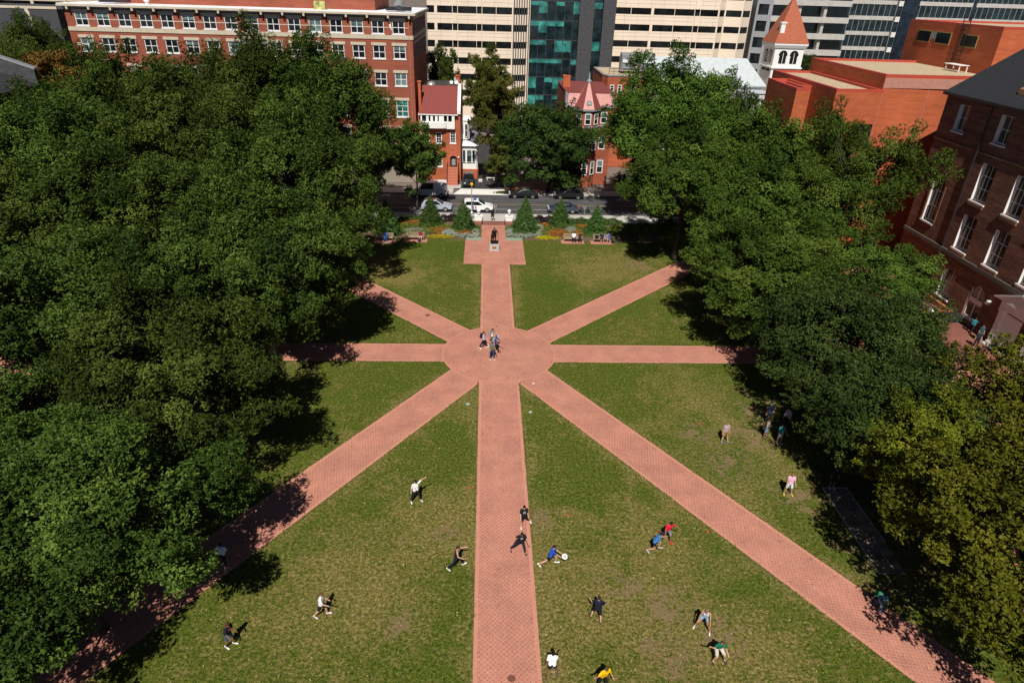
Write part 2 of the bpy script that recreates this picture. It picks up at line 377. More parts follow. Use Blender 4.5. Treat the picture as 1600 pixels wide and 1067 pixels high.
walk('central_walk', (1.27, -30), (1.23, 74.6), 3.42, .016, 'straight brick walk running from the lawn up to the statue')
walk('cross_walk', (-34, 52.65), (34, 52.75), 3.28, .012, 'brick cross walk running left and right through the round centre')
def diag(a, b, c, d_): return ((a[0]+c[0])/2, (a[1]+c[1])/2), ((b[0]+d_[0])/2, (b[1]+d_[1])/2)
walk('diagonal_walk_far_left', (1.3, 52.2), (-26.0, 79.6), 3.2, .008, 'brick diagonal walk to the far left trees')
walk('diagonal_walk_far_right', (1.3, 52.2), (30.5, 80.2), 3.2, .0085, 'brick diagonal walk to the far right trees')
walk('diagonal_walk_near_left', (1.3, 53.0), (-29.5, 8.3), 3.35, .009, 'brick diagonal walk to the near left corner')
walk('diagonal_walk_near_right', (1.3, 53.0), (31.4, 8.3), 3.35, .0095, 'brick diagonal walk to the near right corner')
def disc(name, r0, r1, z, mat, label):
    mb = MB(); n = 72
    for i in range(n):
        a, b = 2*math.pi*i/n, 2*math.pi*(i+1)/n
        if r0 == 0: mb.face([(CX, CY, z), (CX+r1*math.cos(a), CY+r1*math.sin(a), z), (CX+r1*math.cos(b), CY+r1*math.sin(b), z)])
        else: mb.face([(CX+r0*math.cos(a), CY+r0*math.sin(a), z), (CX+r1*math.cos(a), CY+r1*math.sin(a), z), (CX+r1*math.cos(b), CY+r1*math.sin(b), z), (CX+r0*math.cos(b), CY+r0*math.sin(b), z)])
    o = mb.build(name, mat); uvl = o.data.uv_layers.new(name="uv")
    for l in o.data.loops: uvl.data[l.index].uv = o.data.vertices[l.vertex_index].co[:2]
    return tag(o, label, 'plaza', kind='structure')
disc('round_plaza', 0, CR-.12, .0205, 'pave', 'round brick plaza where the eight walks meet')
disc('round_plaza_border', CR-.12, CR, .021, 'pave_edge', 'ring of edging bricks round the plaza')
def sheet(name, x0, x1, y0, y1, z, mat, label, cat='paving', kind='structure'):
    o = MB().face([(x0, y0, z), (x1, y0, z), (x1, y1, z), (x0, y1, z)]).build(name, mat)
    uvl = o.data.uv_layers.new(name="uv")
    for l in o.data.loops: uvl.data[l.index].uv = o.data.vertices[l.vertex_index].co[:2]
    return tag(o, label, cat, kind=kind)
sheet('statue_plaza', -2.7, 4.93, 74.5, 83.0, .024, 'pave', 'square brick plaza around the bronze statue')
sheet('gate_walk', -.6, 2.7, 83.0, 89.3, .022, 'pave', 'short brick walk from the statue to the street gate')
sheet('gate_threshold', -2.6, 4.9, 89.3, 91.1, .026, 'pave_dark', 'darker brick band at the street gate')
for sx, x0, x1 in ((1, 29.9, 50.4), (-1, -50.4, -34)):
    sheet('brick_terrace', x0, x1, -20, 90, .020, 'pave', ('brick terrace along the right hand hall' if sx > 0 else 'brick terrace along the left hand hall'))
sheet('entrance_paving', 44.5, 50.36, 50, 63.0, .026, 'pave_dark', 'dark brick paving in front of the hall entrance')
# gravel strips with pale edging beside the right trees
def gravel(x0, x1, y0, y1, label):
    o = sheet('gravel_strip', x0, x1, y0, y1, .018, 'gravel', label, 'gravel bed')
    mb = MB(); t = .09
    mb.box(x0-t, x0, y0, y1+t, 0, .05).box(x1, x1+t, y0+2.5, y1+t, 0, .05).box(x0, x1, y1, y1+t, 0, .048)
    tag(mb.build('edging_kerb', 'curbstone'), 'pale kerb round '+label, 'kerb', kind='structure')
gravel(23.5, 25.1, 26.6, 34.1, 'the gravel strip beside the pink shirted person')
# street
sheet('road', -300, 300, 94.6, 104.6, -.045+.0, 'asphalt', 'grey asphalt street beyond the garden', 'road')
sheet('centre_line', -200, 200, 99.45, 99.57, -.040, 'paint_yellow', 'faded yellow line along the street', 'road marking')
sheet('near_parking_line', -200, 200, 96.95, 97.03, -.040, 'paint_white', 'faint parking lane line on the street', 'road marking')
tag(MB().box(-300, 300, 91.1, 94.35, -.05, .03).build('near_sidewalk', 'concrete'), 'pale concrete pavement outside the garden gate', 'pavement', kind='structure')
tag(MB().box(-300, 300, 94.35, 94.6, -.05, .034).build('near_kerb', 'curbstone'), 'stone kerb on the garden side of the street', 'kerb', kind='structure')
for x0, x1 in ((-300, -5.4), (4.8, 300)):
    tag(MB().box(x0, x1, 104.6, 104.85, -.05, .10).build('far_kerb', 'curbstone'), 'stone kerb on the far side of the street '+('left' if x0 < -100 else 'right')+' of the driveway', 'kerb', kind='structure')
    tag(MB().box(x0, x1, 104.85, 107.6, -.05, .095).build('far_sidewalk', 'concrete'), 'concrete pavement on the far side '+('left' if x0 < -100 else 'right')+' of the driveway', 'pavement', kind='structure')
tag(MB().hexa([(-5.4, 104.6, -.05), (4.8, 104.6, -.05), (3.0, 107.6, -.05), (-4.2, 107.6, -.05), (-5.4, 104.6, -.035), (4.8, 104.6, -.035), (3.0, 107.6, .07), (-4.2, 107.6, .07)]).build('driveway_apron', 'concrete_lt'), 'bright concrete driveway apron across the pavement', 'pavement', kind='structure')
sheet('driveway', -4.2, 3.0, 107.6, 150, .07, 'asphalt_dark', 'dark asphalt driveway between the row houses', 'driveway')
sheet('forecourt', 3.0, 12.5, 107.6, 118, .085, 'pave', 'red brick forecourt under the street trees', 'paving')
for x, y, l in ((-6.4, 107.6, 'left'),):
    sheet('house_walk', -6.9, -4.25, 107.6, 110, .098, 'concrete', 'concrete walk up to the row house stairs')
# garden beds beside the gate
for x0, x1, s in ((-20, -.62, 'left'), (2.72, 24, 'right')):
    sheet('garden_bed', x0, x1, 83.2, 90.6, .012, 'mulch', 'mulched garden bed on the %s of the gate walk' % s, 'garden bed')
for x0, x1, s in ((-2.6, -.62, 'left'), (2.72, 4.9, 'right')):
    sheet('bed_corner', x0, x1, 83.0, 84.2, .027, plain('pale_lichen_'+s, (.22, .30, .22), .9, scale=8), 'grey green corner of planting on the %s of the walk' % s, 'planting')

# ------------------------------------------------------------------ left brick office block
def office():
    B = thing('brick_office', 'long red brick office block with cream lintels and paired windows', 'building', (-37, 111, 0))
    x0, x1, Y, H = -63.0, -11.5, 111.0, 25.2
    fr = frame(x0, Y, 1, 0, 0, -1); W = x1-x0
    rows = ((22.85, 24.65), (19.35, 21.2), (15.4, 17.3), (10.7, 13.2), (6.85, 8.85))
    cs = [2.25+3.143*i for i in range(16)]
    ops = []
    for ri, (b0, b1) in enumerate(rows):
        for ci, c in enumerate(cs):
            if ri > 2 and ci < 12: continue
            if ri == 1 and ci == 8: ops.append((c-1.9, c+1.9, b0-.2, b1+.4, 'bay')); continue
            ops.append((c-.93, c+.93, b0, b1, ri, ci))
    ops.append((37.0, W-1.1, 4.9, 6.0, 'shop'))
    mb = MB(); facade(mb, fr, W, 3.9, H, ops, .22)
    mb.fbox(fr, 0, W, -24, -.5, 0, 3.9)
    # side facing right
    fs = frame(x1, Y, 0, 1, 1, 0); so_ = []
    for b0, b1 in rows[:2]:
        for k in range(8): so_.append((1.3+2.8*k, 3.0+2.8*k, b0-.1, b1+.2))
    so_.append((21.0, 22.6, 15.2, 18.2))
    facade(mb, fs, 24, 3.9, H, so_, .2)
    mb.face([(x0, Y+24, 0), (x1, Y+24, 0), (x1, Y+24, H), (x0, Y+24, H)]); mb.face([(x0, Y, 0), (x0, Y+24, 0), (x0, Y+24, H), (x0, Y, H)])
    mb.build('wall', 'brick_red', B)
    MB().fbox(fr, 0, W, -.4, .0, 0, 3.9).build('base_wall', plain('dark_base_stone', (.27, .23, .18), .85), B)  # one even stone tone, darker than the cream stone trim
    rnd = random.Random(4); n = 0
    for o in ops:
        if o[4] == 'bay': window(B, fr, *o[:4], depth=.18, cols=3, rows=2, rowz=[o[3]-.5], fw=.16, gm='glass', blind=.25); continue
        if o[4] == 'shop': window(B, fr, *o[:4], depth=.1, cols=7, rows=1, gm='glass_pale', name='storefront_glazing', sill=.1); continue
        g = 'glass' if rnd.random() < .82 else 'glass_blind'
        if o[4] >= 3: g = 'glass_teal' if rnd.random() < .6 else g
        window(B, fr, *o[:4], depth=.14, cols=2, rows=(3 if o[4] == 3 else 2), gm=g, sill=.1, blind=(rnd.choice([.3, .5, .72]) if rnd.random() < .4 and g == 'glass' else None), fw=.1, mw=.09)
    for o in so_: window(B, fs, *o[:4], depth=.1, cols=2, rows=2, fm='greytrim', gm='glass')
    # stone lintels and bands
    mb = MB()
    for o in ops:
        if o[4] == 'shop': continue
        mb.fbox(fr, o[0]-.22, o[1]+.22, 0, .07, o[3]+.004, o[3]+.42)
    for o in so_: mb.fbox(fs, o[0]-.2, o[1]+.2, 0, .06, o[3]+.004, o[3]+.4)
    mb.build('lintel', 'stone', B)['kind'] = 'stuff'
    MB().fbox(fr, 0, W+.06, 0, .1, 22.1, 22.66).fbox(fs, .0, 24, 0, .1, 22.1, 22.66).build('string_course', 'stone', B)
    mb = MB()
    for i in range(16):
        a = cs[i]+.95; b = cs[i+1]-.95 if i < 15 else W-.5
        mb.fbox(fr, a, b, 0, .03, 23.68, 23.80)
    for a, b in ((.5, 1.25), (3.25, 4.35), (6.4, 7.1)): mb.fbox(fr, a, b, 0, .03, 20.35, 20.46).fbox(fr, a, b, 0, .03, 20.12, 20.24)
    mb.fbox(fr, .4, 6.5, 0, .05, 18.0, 18.22)
    for i in range(12, 15): mb.fbox(fr, cs[i]+.95, cs[i+1]-.95, 0, .03, 7.8, 7.9)
    mb.fbox(fr, 37, W-.05, 0, .08, 6.2, 6.6)
    mb.build('stone_stripe', 'stone', B)['kind'] = 'stuff'
    # cornice: brackets, dark soffit and white metal edge
    MB().fbox(fr, -.55, W+.55, -.3, .75, 25.45, 25.72).fbox(fs, .3, 24.5, -.2, .6, 25.45, 25.72).build('cornice', 'stone', B)
    MB().fbox(fr, -.1, W+.1, -.3, .25, 25.2, 25.44).fbox(fs, .3, 24.3, -.2, .2, 25.2, 25.44).build('soffit', 'greytrim', B)
    for i in range(17):
        a = .7+3.143*i; MB().fbox(fr, a, a+.28, .25, .72, 25.02, 25.45).build('bracket', 'stone', B)
    MB().fbox(fr, -.5, W+.5, -24.5, .7, 25.73, 25.82).build('roof', 'roofwhite', B)
    # penthouse in red brick, set back
    MB().box(-58, -17.8, 116.5, 133, 25.82, 33).build('penthouse', 'brick_red', B)
    for i in range(4): MB().box(-17.8, -17.72, 117.6+2.4*i, 118.9+2.4*i, 28.2, 30.6).build('penthouse_window', 'glass', B)
    for a, b in ((-58.5, -54.5), (-15.6, -11.8)):
        MB().hexa([(a, 112.6, 26.0), (b, 112.6, 26.0), (b, 114.4, 26.0), (a, 114.4, 26.0), (a, 112.6, 26.1), (b, 112.6, 26.1), (b, 114.4, 26.5), (a, 114.4, 26.5)]).build('roof_panel', 'roofblack', B)
    MB().lathe(-51.6, 113.2, [(.25, 25.82), (.25, 26.2), (.42, 26.25), (.42, 26.6), (.1, 26.75)]).build('roof_vent', 'white', B, smooth=False)
    MB().lathe(-13.9, 115.6, [(.5, 25.82), (.5, 26.6), (.75, 26.65), (.75, 27.1), (.3, 27.4)]).build('roof_vent', 'steel', B)
    MB().box(-26.6, -24.9, 113.3, 114.3, 25.82, 27.0).build('roof_machine', plain('green_yellow_unit', (.35, .33, .12), .6, scale=2, var=.6), B)
    # thin slanting white strip on the wall near the right end
    MB().hexa([(-15.0, 110.99, 24.0), (-14.6, 110.99, 23.2), (-14.6, 110.95, 23.2), (-15.0, 110.95, 24.0), (-15.0, 110.99, 25.1), (-14.85, 110.99, 24.95), (-14.85, 110.95, 24.95), (-15.0, 110.95, 25.1)]).build('white_streak', 'white', B)
    MB().tube([(x1-.5, 110.93, 24.9), (x1-.5, 110.93, 4)], .05).build('rain_pipe', 'brick_pink', B)
office()

# ------------------------------------------------------------------ row house with loggia
def rowhouse():
    B = thing('row_house', 'narrow red brick row house with red roof and white loggia', 'house', (-7.8, 112, 0))
    x0, x1, Y = -11.25, -4.35, 112.0; W = x1-x0; fr = frame(x0, Y, 1, 0, 0, -1); fs = frame(x1, Y, 0, 1, 1, 0)
    dz0, dz1, da, db = 2.5, 4.4, 5.1, 6.25
    ops = [(da, db, dz0, dz1), (5.15, 6.1, 6.5, 8.25), (.8, 1.8, 6.4, 8.2), (2.8, 3.8, 6.4, 8.2), (.8, 1.8, 2.6, 4.6), (2.8, 3.8, 2.6, 4.6)]
    mb = MB(); facade(mb, fr, W, 0, 11.3, ops, .3)
    facade(mb, fs, 12, 0, 11.3, [], .2); mb.face([(x0, Y, 0), (x0, Y+12, 0), (x0, Y+12, 11.3), (x0, Y, 11.3)])
    # arch over the door: fills the opening corners
    cxm, rr = (da+db)/2, (db-da)/2
    for sgn in (-1, 1):
        pts = [(cxm+sgn*rr, dz1)]+[(cxm+sgn*rr*math.cos(t), dz1-rr*.9+rr*.9*math.sin(t)) for t in [math.pi/2*k/6 for k in range(7)]][::-1]
        mb.face([(x0+a, Y-.002, z) for a, z in pts])
    # gable side walls behind the roof slope
    mb.face([(x1, Y, 11.3), (x1, Y+4.2, 14.9), (x1, Y+12, 14.9), (x1, Y+12, 11.3)]); mb.face([(x0, Y, 11.3), (x0, Y+4.2, 14.9), (x0, Y+12, 14.9), (x0, Y+12, 11.3)])
    mb.build('wall', 'brick_row', B)
    MB().hexa([(x0+.25, Y-.5, 11.15), (x1-.5, Y-.5, 11.15), (x1-.5, Y+4.2, 14.75), (x0+.55, Y+4.2, 14.75), (x0+.25, Y-.5, 11.3), (x1-.5, Y-.5, 11.3), (x1-.5, Y+4.2, 14.95), (x0+.55, Y+4.2, 14.95)]).build('roof', 'roofred', B)
    MB().box(x0+.3, x1-.2, Y+4.25, Y+12, 14.5, 14.8).build('flat_roof', 'roofblack', B)
    MB().hexa([(x1-.48, Y-.35, 11.2), (x1+.05, Y-.35, 11.2), (x1+.05, Y+4.3, 14.8), (x1-.48, Y+4.3, 14.8), (x1-.48, Y-.35, 11.75), (x1+.05, Y-.35, 11.75), (x1+.05, Y+4.3, 15.3), (x1-.48, Y+4.3, 15.3)]).build('party_wall', 'white', B)
    MB().fbox(fr, .1, W-.4, .3, .62, 11.0, 11.16).build('gutter', 'whitetrim', B)
    MB().box(x0+.1, x0+.55, Y+.6, Y+1.3, 11.2, 15.8).box(x0+.02, x0+.63, Y+.5, Y+1.4, 15.8, 16.0).build('chimney', 'brick_orange', B)
    MB().box(x1-1.0, x1-.3, Y+8, Y+8.8, 14.8, 16.0).box(x1-1.1, x1-.2, Y+7.9, Y+8.9, 16.0, 16.15).build('chimney', 'brick_orange', B)
    for x, y, r in ((-6.1, Y+5.2, .32), (-5.3, Y+5.5, .38), (-5.2, Y+8.6, .62)):
        k = MB().tube([(x, y, 14.7), (x, y, 15.3)], .04).build('satellite_dish', 'steel', B)
        MB().lathe(0, 0, [(.04, 0), (r*.6, .07), (r, .2), (r, .23), (r*.6, .1), (.03, .03)], 14).build('dish', 'roofwhite', k, world=False)
        d = k.children[0]; d.location = (x-B.location.x, y-B.location.y, 15.4); d.rotation_euler = (R(75), 0, R(25))
    MB().sphere((-9.4, Y+5.6, 14.9), .75, sz=.7).build('roof_dome', 'steel', B)
    MB().lathe(-9.9, Y+1.2, [(.09, 12.3), (.09, 13.2)], 8).build('roof_pipe', 'steel', B)
    # white loggia on the second floor, with a rounded bay
    mb = MB(); la, lb = .3, 6.0
    mb.fbox(fr, la, lb, 0, .55, 9.0, 9.95); mb.fbox(fr, la, lb, 0, .55, 8.85, 8.98)
    mb.prism([(x0+la+.4+2*(1-math.cos(math.pi*k/8)), Y-.56-.5*math.sin(math.pi*k/8)) for k in range(9)], 9.02, 9.9)
    lg = mb.build('loggia', 'white', B)
    MB().fbox(fr, la, lb, .02, .12, 9.96, 10.98).build('loggia_glazing', 'glass', lg)
    for a, r in ((.55, .12), (1.55, .2), (2.25, .2), (3.0, .2), (3.55, .13), (3.95, .28), (4.85, .1), (5.75, .22)):
        MB().fbox(fr, a-r, a+r, .13, .5, 9.952, 10.98).build('column', 'white', lg)
    for o in ops[1:]: window(B, fr, *o, depth=.12, cols=2, rows=4, fw=.12, mw=.04, sill=.06)
    d = MB().fbox(fr, da, db, -.6, -.5, dz0, dz1).build('door', plain('dark_door', (.02, .02, .025), .5), B)
    MB().fbox(fr, da+.25, db-.25, -.498, -.47, dz0+.2, dz1-.5).build('door_panel', 'greytrim', d)
    mb = MB()   # pale cross pattern over the door
    for sgn in (-1, 1):
        for k in range(5):
            a = cxm+sgn*(-.28+.14*k); z = 4.75+.26*k; mb.fbox(fr, a-.05, a+.05, 0, .02, z, z+.2)
    mb.build('brick_cross', 'brick_pink', B)
    MB().sphere((x1-.35, Y-.12, 4.2), .16).build('door_lamp', 'white', B)
    # stairs
    mb = MB(); tr_ = MB(); n = 12
    for i in range(n): mb.box(x0+4.7, x0+6.45, Y-2.6+.2*i, Y-2.6+.2*(i+1), 0, 2.5*(i+1)/n-.05); tr_.box(x0+4.68, x0+6.47, Y-2.62+.2*i, Y-2.6+.2*(i+1), 2.5*(i+1)/n-.05, 2.5*(i+1)/n)
    st = mb.build('stair', 'brick_row', B); tr_.build('tread', 'pave_edge', st)  # treads coloured paler brick to stand in for sun on the steps
    for a in (4.66, 6.49):
        mb = MB().tube([(x0+a, Y-2.7, .95), (x0+a, Y-.2, 3.45)], .035).tube([(x0+a, Y-2.6, .45), (x0+a, Y-.2, 2.95)], .02)
        for k in range(5): y = Y-2.6+.58*k; mb.tube([(x0+a, y, .1+1.04*(y-Y+2.6)), (x0+a, y, 1.0+1.02*(y-Y+2.6))], .03)
        mb.build('stair_railing', 'steel_dk', B)
    MB().tube([(x0+.35, Y-.06, 11), (x0+.35, Y-.06, 4)], .06).build('downspout', 'white', B)
rowhouse()
def white_house():
    B = thing('white_bay_house', 'small white clapboard addition with triple window beside the row house', 'house', (-2.9, 114, 0))
    MB().prism([(-4.3, 114.2), (-1.75, 114.2), (-1.5, 114.5), (-1.5, 119), (-4.3, 119)], 1.7, 5.5).build('wall', 'white', B)
    MB().prism([(-4.3, 114.1), (-1.6, 114.1), (-1.4, 114.4), (-1.4, 119), (-4.3, 119)], 0, 1.7).build('base_wall', 'brick_row', B)
    MB().prism([(-4.3, 114.6), (-3.3, 114.6), (-2.9, 115.3), (-2.9, 118), (-4.3, 118)], 6.6, 9.6).build('upper_bay', 'white', B)
    MB().hexa([(-4.3, 113.9, 5.5), (-1.1, 113.9, 5.5), (-1.1, 119.5, 7.0), (-4.3, 119.5, 7.0), (-4.3, 113.9, 5.65), (-1.1, 113.9, 5.65), (-1.1, 119.5, 7.2), (-4.3, 119.5, 7.2)]).build('roof', plain('grey_lean_to_roof', (.14, .14, .145), .7), B)
    MB().hexa([(-4.3, 113.8, 5.66), (-2.3, 113.8, 5.66), (-1.2, 113.8, 5.66), (-4.3, 115.4, 6.1), (-4.3, 113.8, 5.7), (-2.3, 113.8, 5.7), (-1.2, 113.8, 5.7), (-4.3, 115.4, 6.75)]).build('porch_roof', 'white', B)
    MB().lathe(-3.5, 115.6, [(1.15, 9.6), (1.2, 9.75), (.7, 10.2), (.1, 10.4)], 10).build('bay_roof', 'white', B)
    fr = frame(-4.2, 114.2, 1, 0, 0, -1)
    for a in (.1, .8, 1.75): window(B, fr, a, a+(.85 if a == .8 else .5), 2.9, 5.0, depth=-.12, cols=1, rows=1, fw=.06, blind=(.45 if a == .8 else None))
    window(B, frame(-3.7, 114.6, 1, 0, 0, -1), 0, .45, 7.1, 9.2, depth=-.12, cols=1, rows=2, fw=.06)
white_house()

# ------------------------------------------------------------------ turret house
def turret_house():
    B = thing('turret_house', 'red brick house with pink slate mansard and octagonal corner turret', 'house', (16.7, 112, 0))
    x0, x1, Y = 12.8, 20.75, 112.0; fr = frame(x0, Y, 1, 0, 0, -1)
    ops = [(6.0, 7.1, 10.2, 12.0), (6.0, 7.1, 6.0, 8.2), (6.0, 7.1, 2, 4.2), (.4, 1.2, 6, 8.2)]
    mb = MB(); facade(mb, fr, x1-x0, 0, 12.8, ops, .2)
    fl = frame(x0, Y+14, 0, -1, -1, 0); facade(mb, fl, 14, 0, 14.4, [], .2)
    mb.face([(x1, Y, 0), (x1, Y+14, 0), (x1, Y+14, 13), (x1, Y, 13)])
    tc = (16.45, 112.2); rt = 2.05
    oc = [(tc[0]+rt*math.cos(math.pi/8+math.pi/4*k), tc[1]+rt*math.sin(math.pi/8+math.pi/4*k)) for k in range(8)]
    mb.prism(oc, 0, 12.35); mb.build('wall', 'brick_turret', B)
    # mansard
    mb = MB().hexa([(x0+.3, Y-.2, 12.95), (x1-.05, Y-.2, 12.95), (x1-.05, Y+1.2, 12.95), (x0+.3, Y+1.2, 12.95), (x0+.5, Y+.55, 14.8), (x1-.25, Y+.55, 14.8), (x1-.25, Y+1.2, 14.8), (x0+.5, Y+1.2, 14.8)])
    mb.build('mansard_roof', 'roofpink', B)
    MB().box(x0+.1, x1, Y+1.2, Y+14, 12.9, 14.7).build('rear_block', 'brick_turret', B)
    MB().box(x0+.05, x1+.05, Y+.5, Y+14.1, 14.82, 15.0).build('roof', 'roofred2', B)
    MB().box(x1-.24, x1+.15, Y-.3, Y+1.3, 12.9, 14.86).box(x0-.05, x0+.3, Y-.3, Y+1.3, 12.9, 14.86).build('mansard_edge', 'greytrim', B)
    MB().fbox(fr, -.1, x1-x0+.1, -.1, .4, 12.72, 12.94).build('cornice', 'greytrim', B)
    MB().fbox(fr, -.02, x1-x0+.02, 0, .16, 9.7, 9.92).build('string_course', 'greytrim', B)
    oc2 = lambda r, z: [(tc[0]+r*math.cos(math.pi/8+math.pi/4*k), tc[1]+r*math.sin(math.pi/8+math.pi/4*k), z) for k in range(8)]
    MB().ring([oc2(rt+.05, 9.68), oc2(rt+.16, 9.7), oc2(rt+.16, 9.93), oc2(rt+.05, 9.95)]).ring([oc2(rt+.05, 12.3), oc2(rt+.4, 12.36), oc2(rt+.4, 12.62), oc2(rt, 12.66)]).build('turret_cornice', 'greytrim', B)
    mb = MB(); a, b = oc2(rt+.38, 12.64), oc2(.35, 16.5)
    for k in range(8): mb.face([a[k], a[(k+1) % 8], b[(k+1) % 8], b[k]], 0 if k % 2 == 1 else 1)  # facet colours carry the light: pink as sunlit slate, dark red as shaded sides
    sp = mb.build('turret_roof', ['roofpink', 'roofred2'], B)
    MB().lathe(tc[0], tc[1], [(.42, 16.45), (.42, 16.75), (.2, 16.95), (.16, 17.3), (.03, 18.1)], 10).build('finial', 'steel', sp)
    k = MB().ring([[(tc[0]+.42*math.cos(t)*s, tc[1]-2.02-.02*s, 13.6+.42*math.sin(t)*s) for t in [2*math.pi*i/12 for i in range(12)]] for s in (1, .99)]).build('round_dormer', 'greytrim', sp)
    MB().ring([[(tc[0]+.27*math.cos(t)*s, tc[1]-2.06-.02*s, 13.6+.27*math.sin(t)*s) for t in [2*math.pi*i/12 for i in range(12)]] for s in (1, .99)]).build('dormer_glass', 'glass_pale', k)
    def archwin(fr_, a0, a1, b0, b1, d=-.1):
        w_ = window(B, fr_, a0, a1, b0, b1, depth=d, cols=1, rows=2, fw=.13, mw=.08, blind=.42)
        c, r = (a0+a1)/2, (a1-a0)/2; P = lambda a, dd, z: (fr_[0]+fr_[2]*a+fr_[4]*dd, fr_[1]+fr_[3]*a+fr_[5]*dd, z)
        dd = -d+.1 if d < 0 else .02
        ring = [P(c+r*math.cos(t), dd, b1+.35*r*math.sin(t)) for t in [math.pi*i/8 for i in range(9)]]
        MB().ring([ring, [P(c+r*math.cos(t), dd-.06, b1+.35*r*math.sin(t)) for t in [math.pi*i/8 for i in range(9)]]]).build('arch_head', 'greytrim', w_)
    for o in ops: archwin(fr, *o, d=.08)
    # turret faces: front, front-left, front-right
    for ang in (-90, -135, -45):
        t = R(ang); nx, ny = math.cos(t), math.sin(t); ap = rt*math.cos(math.pi/8); hw = rt*math.sin(math.pi/8)
        f2 = frame(tc[0]+nx*ap+ny*hw, tc[1]+ny*ap-nx*hw, -ny, nx, nx, ny)
        for b0, b1 in ((10.2, 11.95), (6.0, 8.3), (2, 4.2)): archwin(f2, hw-.52, hw+.52, b0, b1, d=-.06)
    MB().box(12.9, 14.1, 118, 119, 14.7, 16.6).box(12.85, 13.5, 117.95, 119.05, 16.6, 16.8).box(13.55, 14.15, 117.95, 119.05, 16.6, 16.75).build('chimney', 'brick_orange', B)
turret_house()
def apartment():
    B = thing('brick_apartment', 'orange brick block with small windows under two rooftop cooling units', 'building', (24.5, 125, 0))
    p = [(20.9, 126.5), (21.6, 124.6), (24.9, 124.9), (27.4, 123.6), (29.2, 126.5), (29.2, 138), (20.9, 138)]
    MB().prism(p, 0, 16.1).build('wall', 'brick_row', B)
    MB().prism([(20.85, 126.5), (21.55, 124.5), (24.9, 124.8), (27.4, 123.5), (29.3, 126.4), (29.3, 138), (20.85, 138)], 16.1, 16.28).build('roof', 'greytrim', B)
    MB().prism([(21.2, 126.7), (21.9, 125), (24.8, 125.3), (27.2, 124.2), (28.8, 126.7), (28.8, 137), (21.2, 137)], 16.28, 16.3).build('roof_deck', 'roofgravel', B)
    fr = frame(21.6, 124.6, .996, .09, .09, -.996)
    for a in (.5, 1.9): window(B, fr, a, a+.75, 13.2, 14.7, depth=-.08, cols=1, rows=3, fw=.12)
    f2 = frame(24.9, 124.9, .887, -.461, -.461, -.887); window(B, f2, 1.1, 1.95, 13.2, 14.7, depth=-.08, cols=1, rows=3, fw=.12)
    for x in (24.3, 27.8):
        U = thing('cooling_unit', 'grey rooftop cooling unit, the '+('left' if x < 26 else 'right')+' one on the steel frame', 'cooling unit', (x+1.3, 128, 16.3), 0, 'rooftop cooling units')
        mb = MB(); prof = [(0, 0), (2.5, 0), (2.5, 2.2), (1.9, 2.85), (.8, 2.95), (0, 2.5)]
        mb.ring([[(x, 127.2+a, 16.9+z) for a, z in prof], [(x+2.5, 127.2+a, 16.9+z) for a, z in prof]]); mb.build('housing', 'steel', U)
        MB().box(x+.25, x+2.3, 127.1, 127.19, 17.1, 17.9).build('intake_grille', 'greytrim', U)
        MB().box(x+.15, x+2.35, 127.02, 127.18, 18.2, 18.7).build('hood', 'roofwhite', U)
        for a, b in ((.1, .1), (2.3, .1), (.1, 2.3), (2.3, 2.3)): MB().box(x+a, x+a+.12, 127.2+b, 127.32+b, 16.3, 16.9).build('leg', 'steel_dk', U)
    mb = MB()
    for x in [21.9+.9*k for k in range(8)]: mb.tube([(x, 125.8, 16.3), (x, 125.8, 17.3)], .04)
    mb.tube([(21.9, 125.8, 17.3), (28.2, 125.8, 17.3)], .05).tube([(21.9, 125.8, 16.8), (28.2, 125.8, 16.8)], .04)
    tag(mb.build('roof_railing', 'steel_dk'), 'dark metal railing along the brick block roof below the cooling units', 'railing')
apartment()

# ------------------------------------------------------------------ cream office tower with ribbon windows
def ribbon(B, fr, W, rows, segs, z0, z1, mat='precast', gm='glass_black', depth=.16, joint=True):
    ops = []
    for b0, b1 in rows:
        for a0, a1 in segs: ops.append((a0, a1, b0, b1))
    mb = MB(); facade(mb, fr, W, z0, z1, ops, depth); mb.build('wall', mat, B)
    for o in ops:
        MB().fbox(fr, o[0], o[1], -depth, -depth+.06, o[2], o[3]).build('ribbon_window', gm, B)
    mb = MB()
    if joint:
        zs = [z0+.01]+[q for r in rows for q in r]
        for (b0, b1), (c0, c1) in zip(rows[:-1], rows[1:]):
            for f in (.42, .8): z = b1+(c0-b1)*f; mb.fbox(fr, 0, W, .0, .006, z-.03, z+.03)
        k = 0
        while k < W:
            for (b0, b1), (c0, c1) in zip(rows[:-1], rows[1:]): mb.fbox(fr, k, k+.05, 0, .008, b1+.02, c0-.02)
            k += 3.05
        mb.build('panel_joint', 'precast_joint', B)['kind'] = 'stuff'
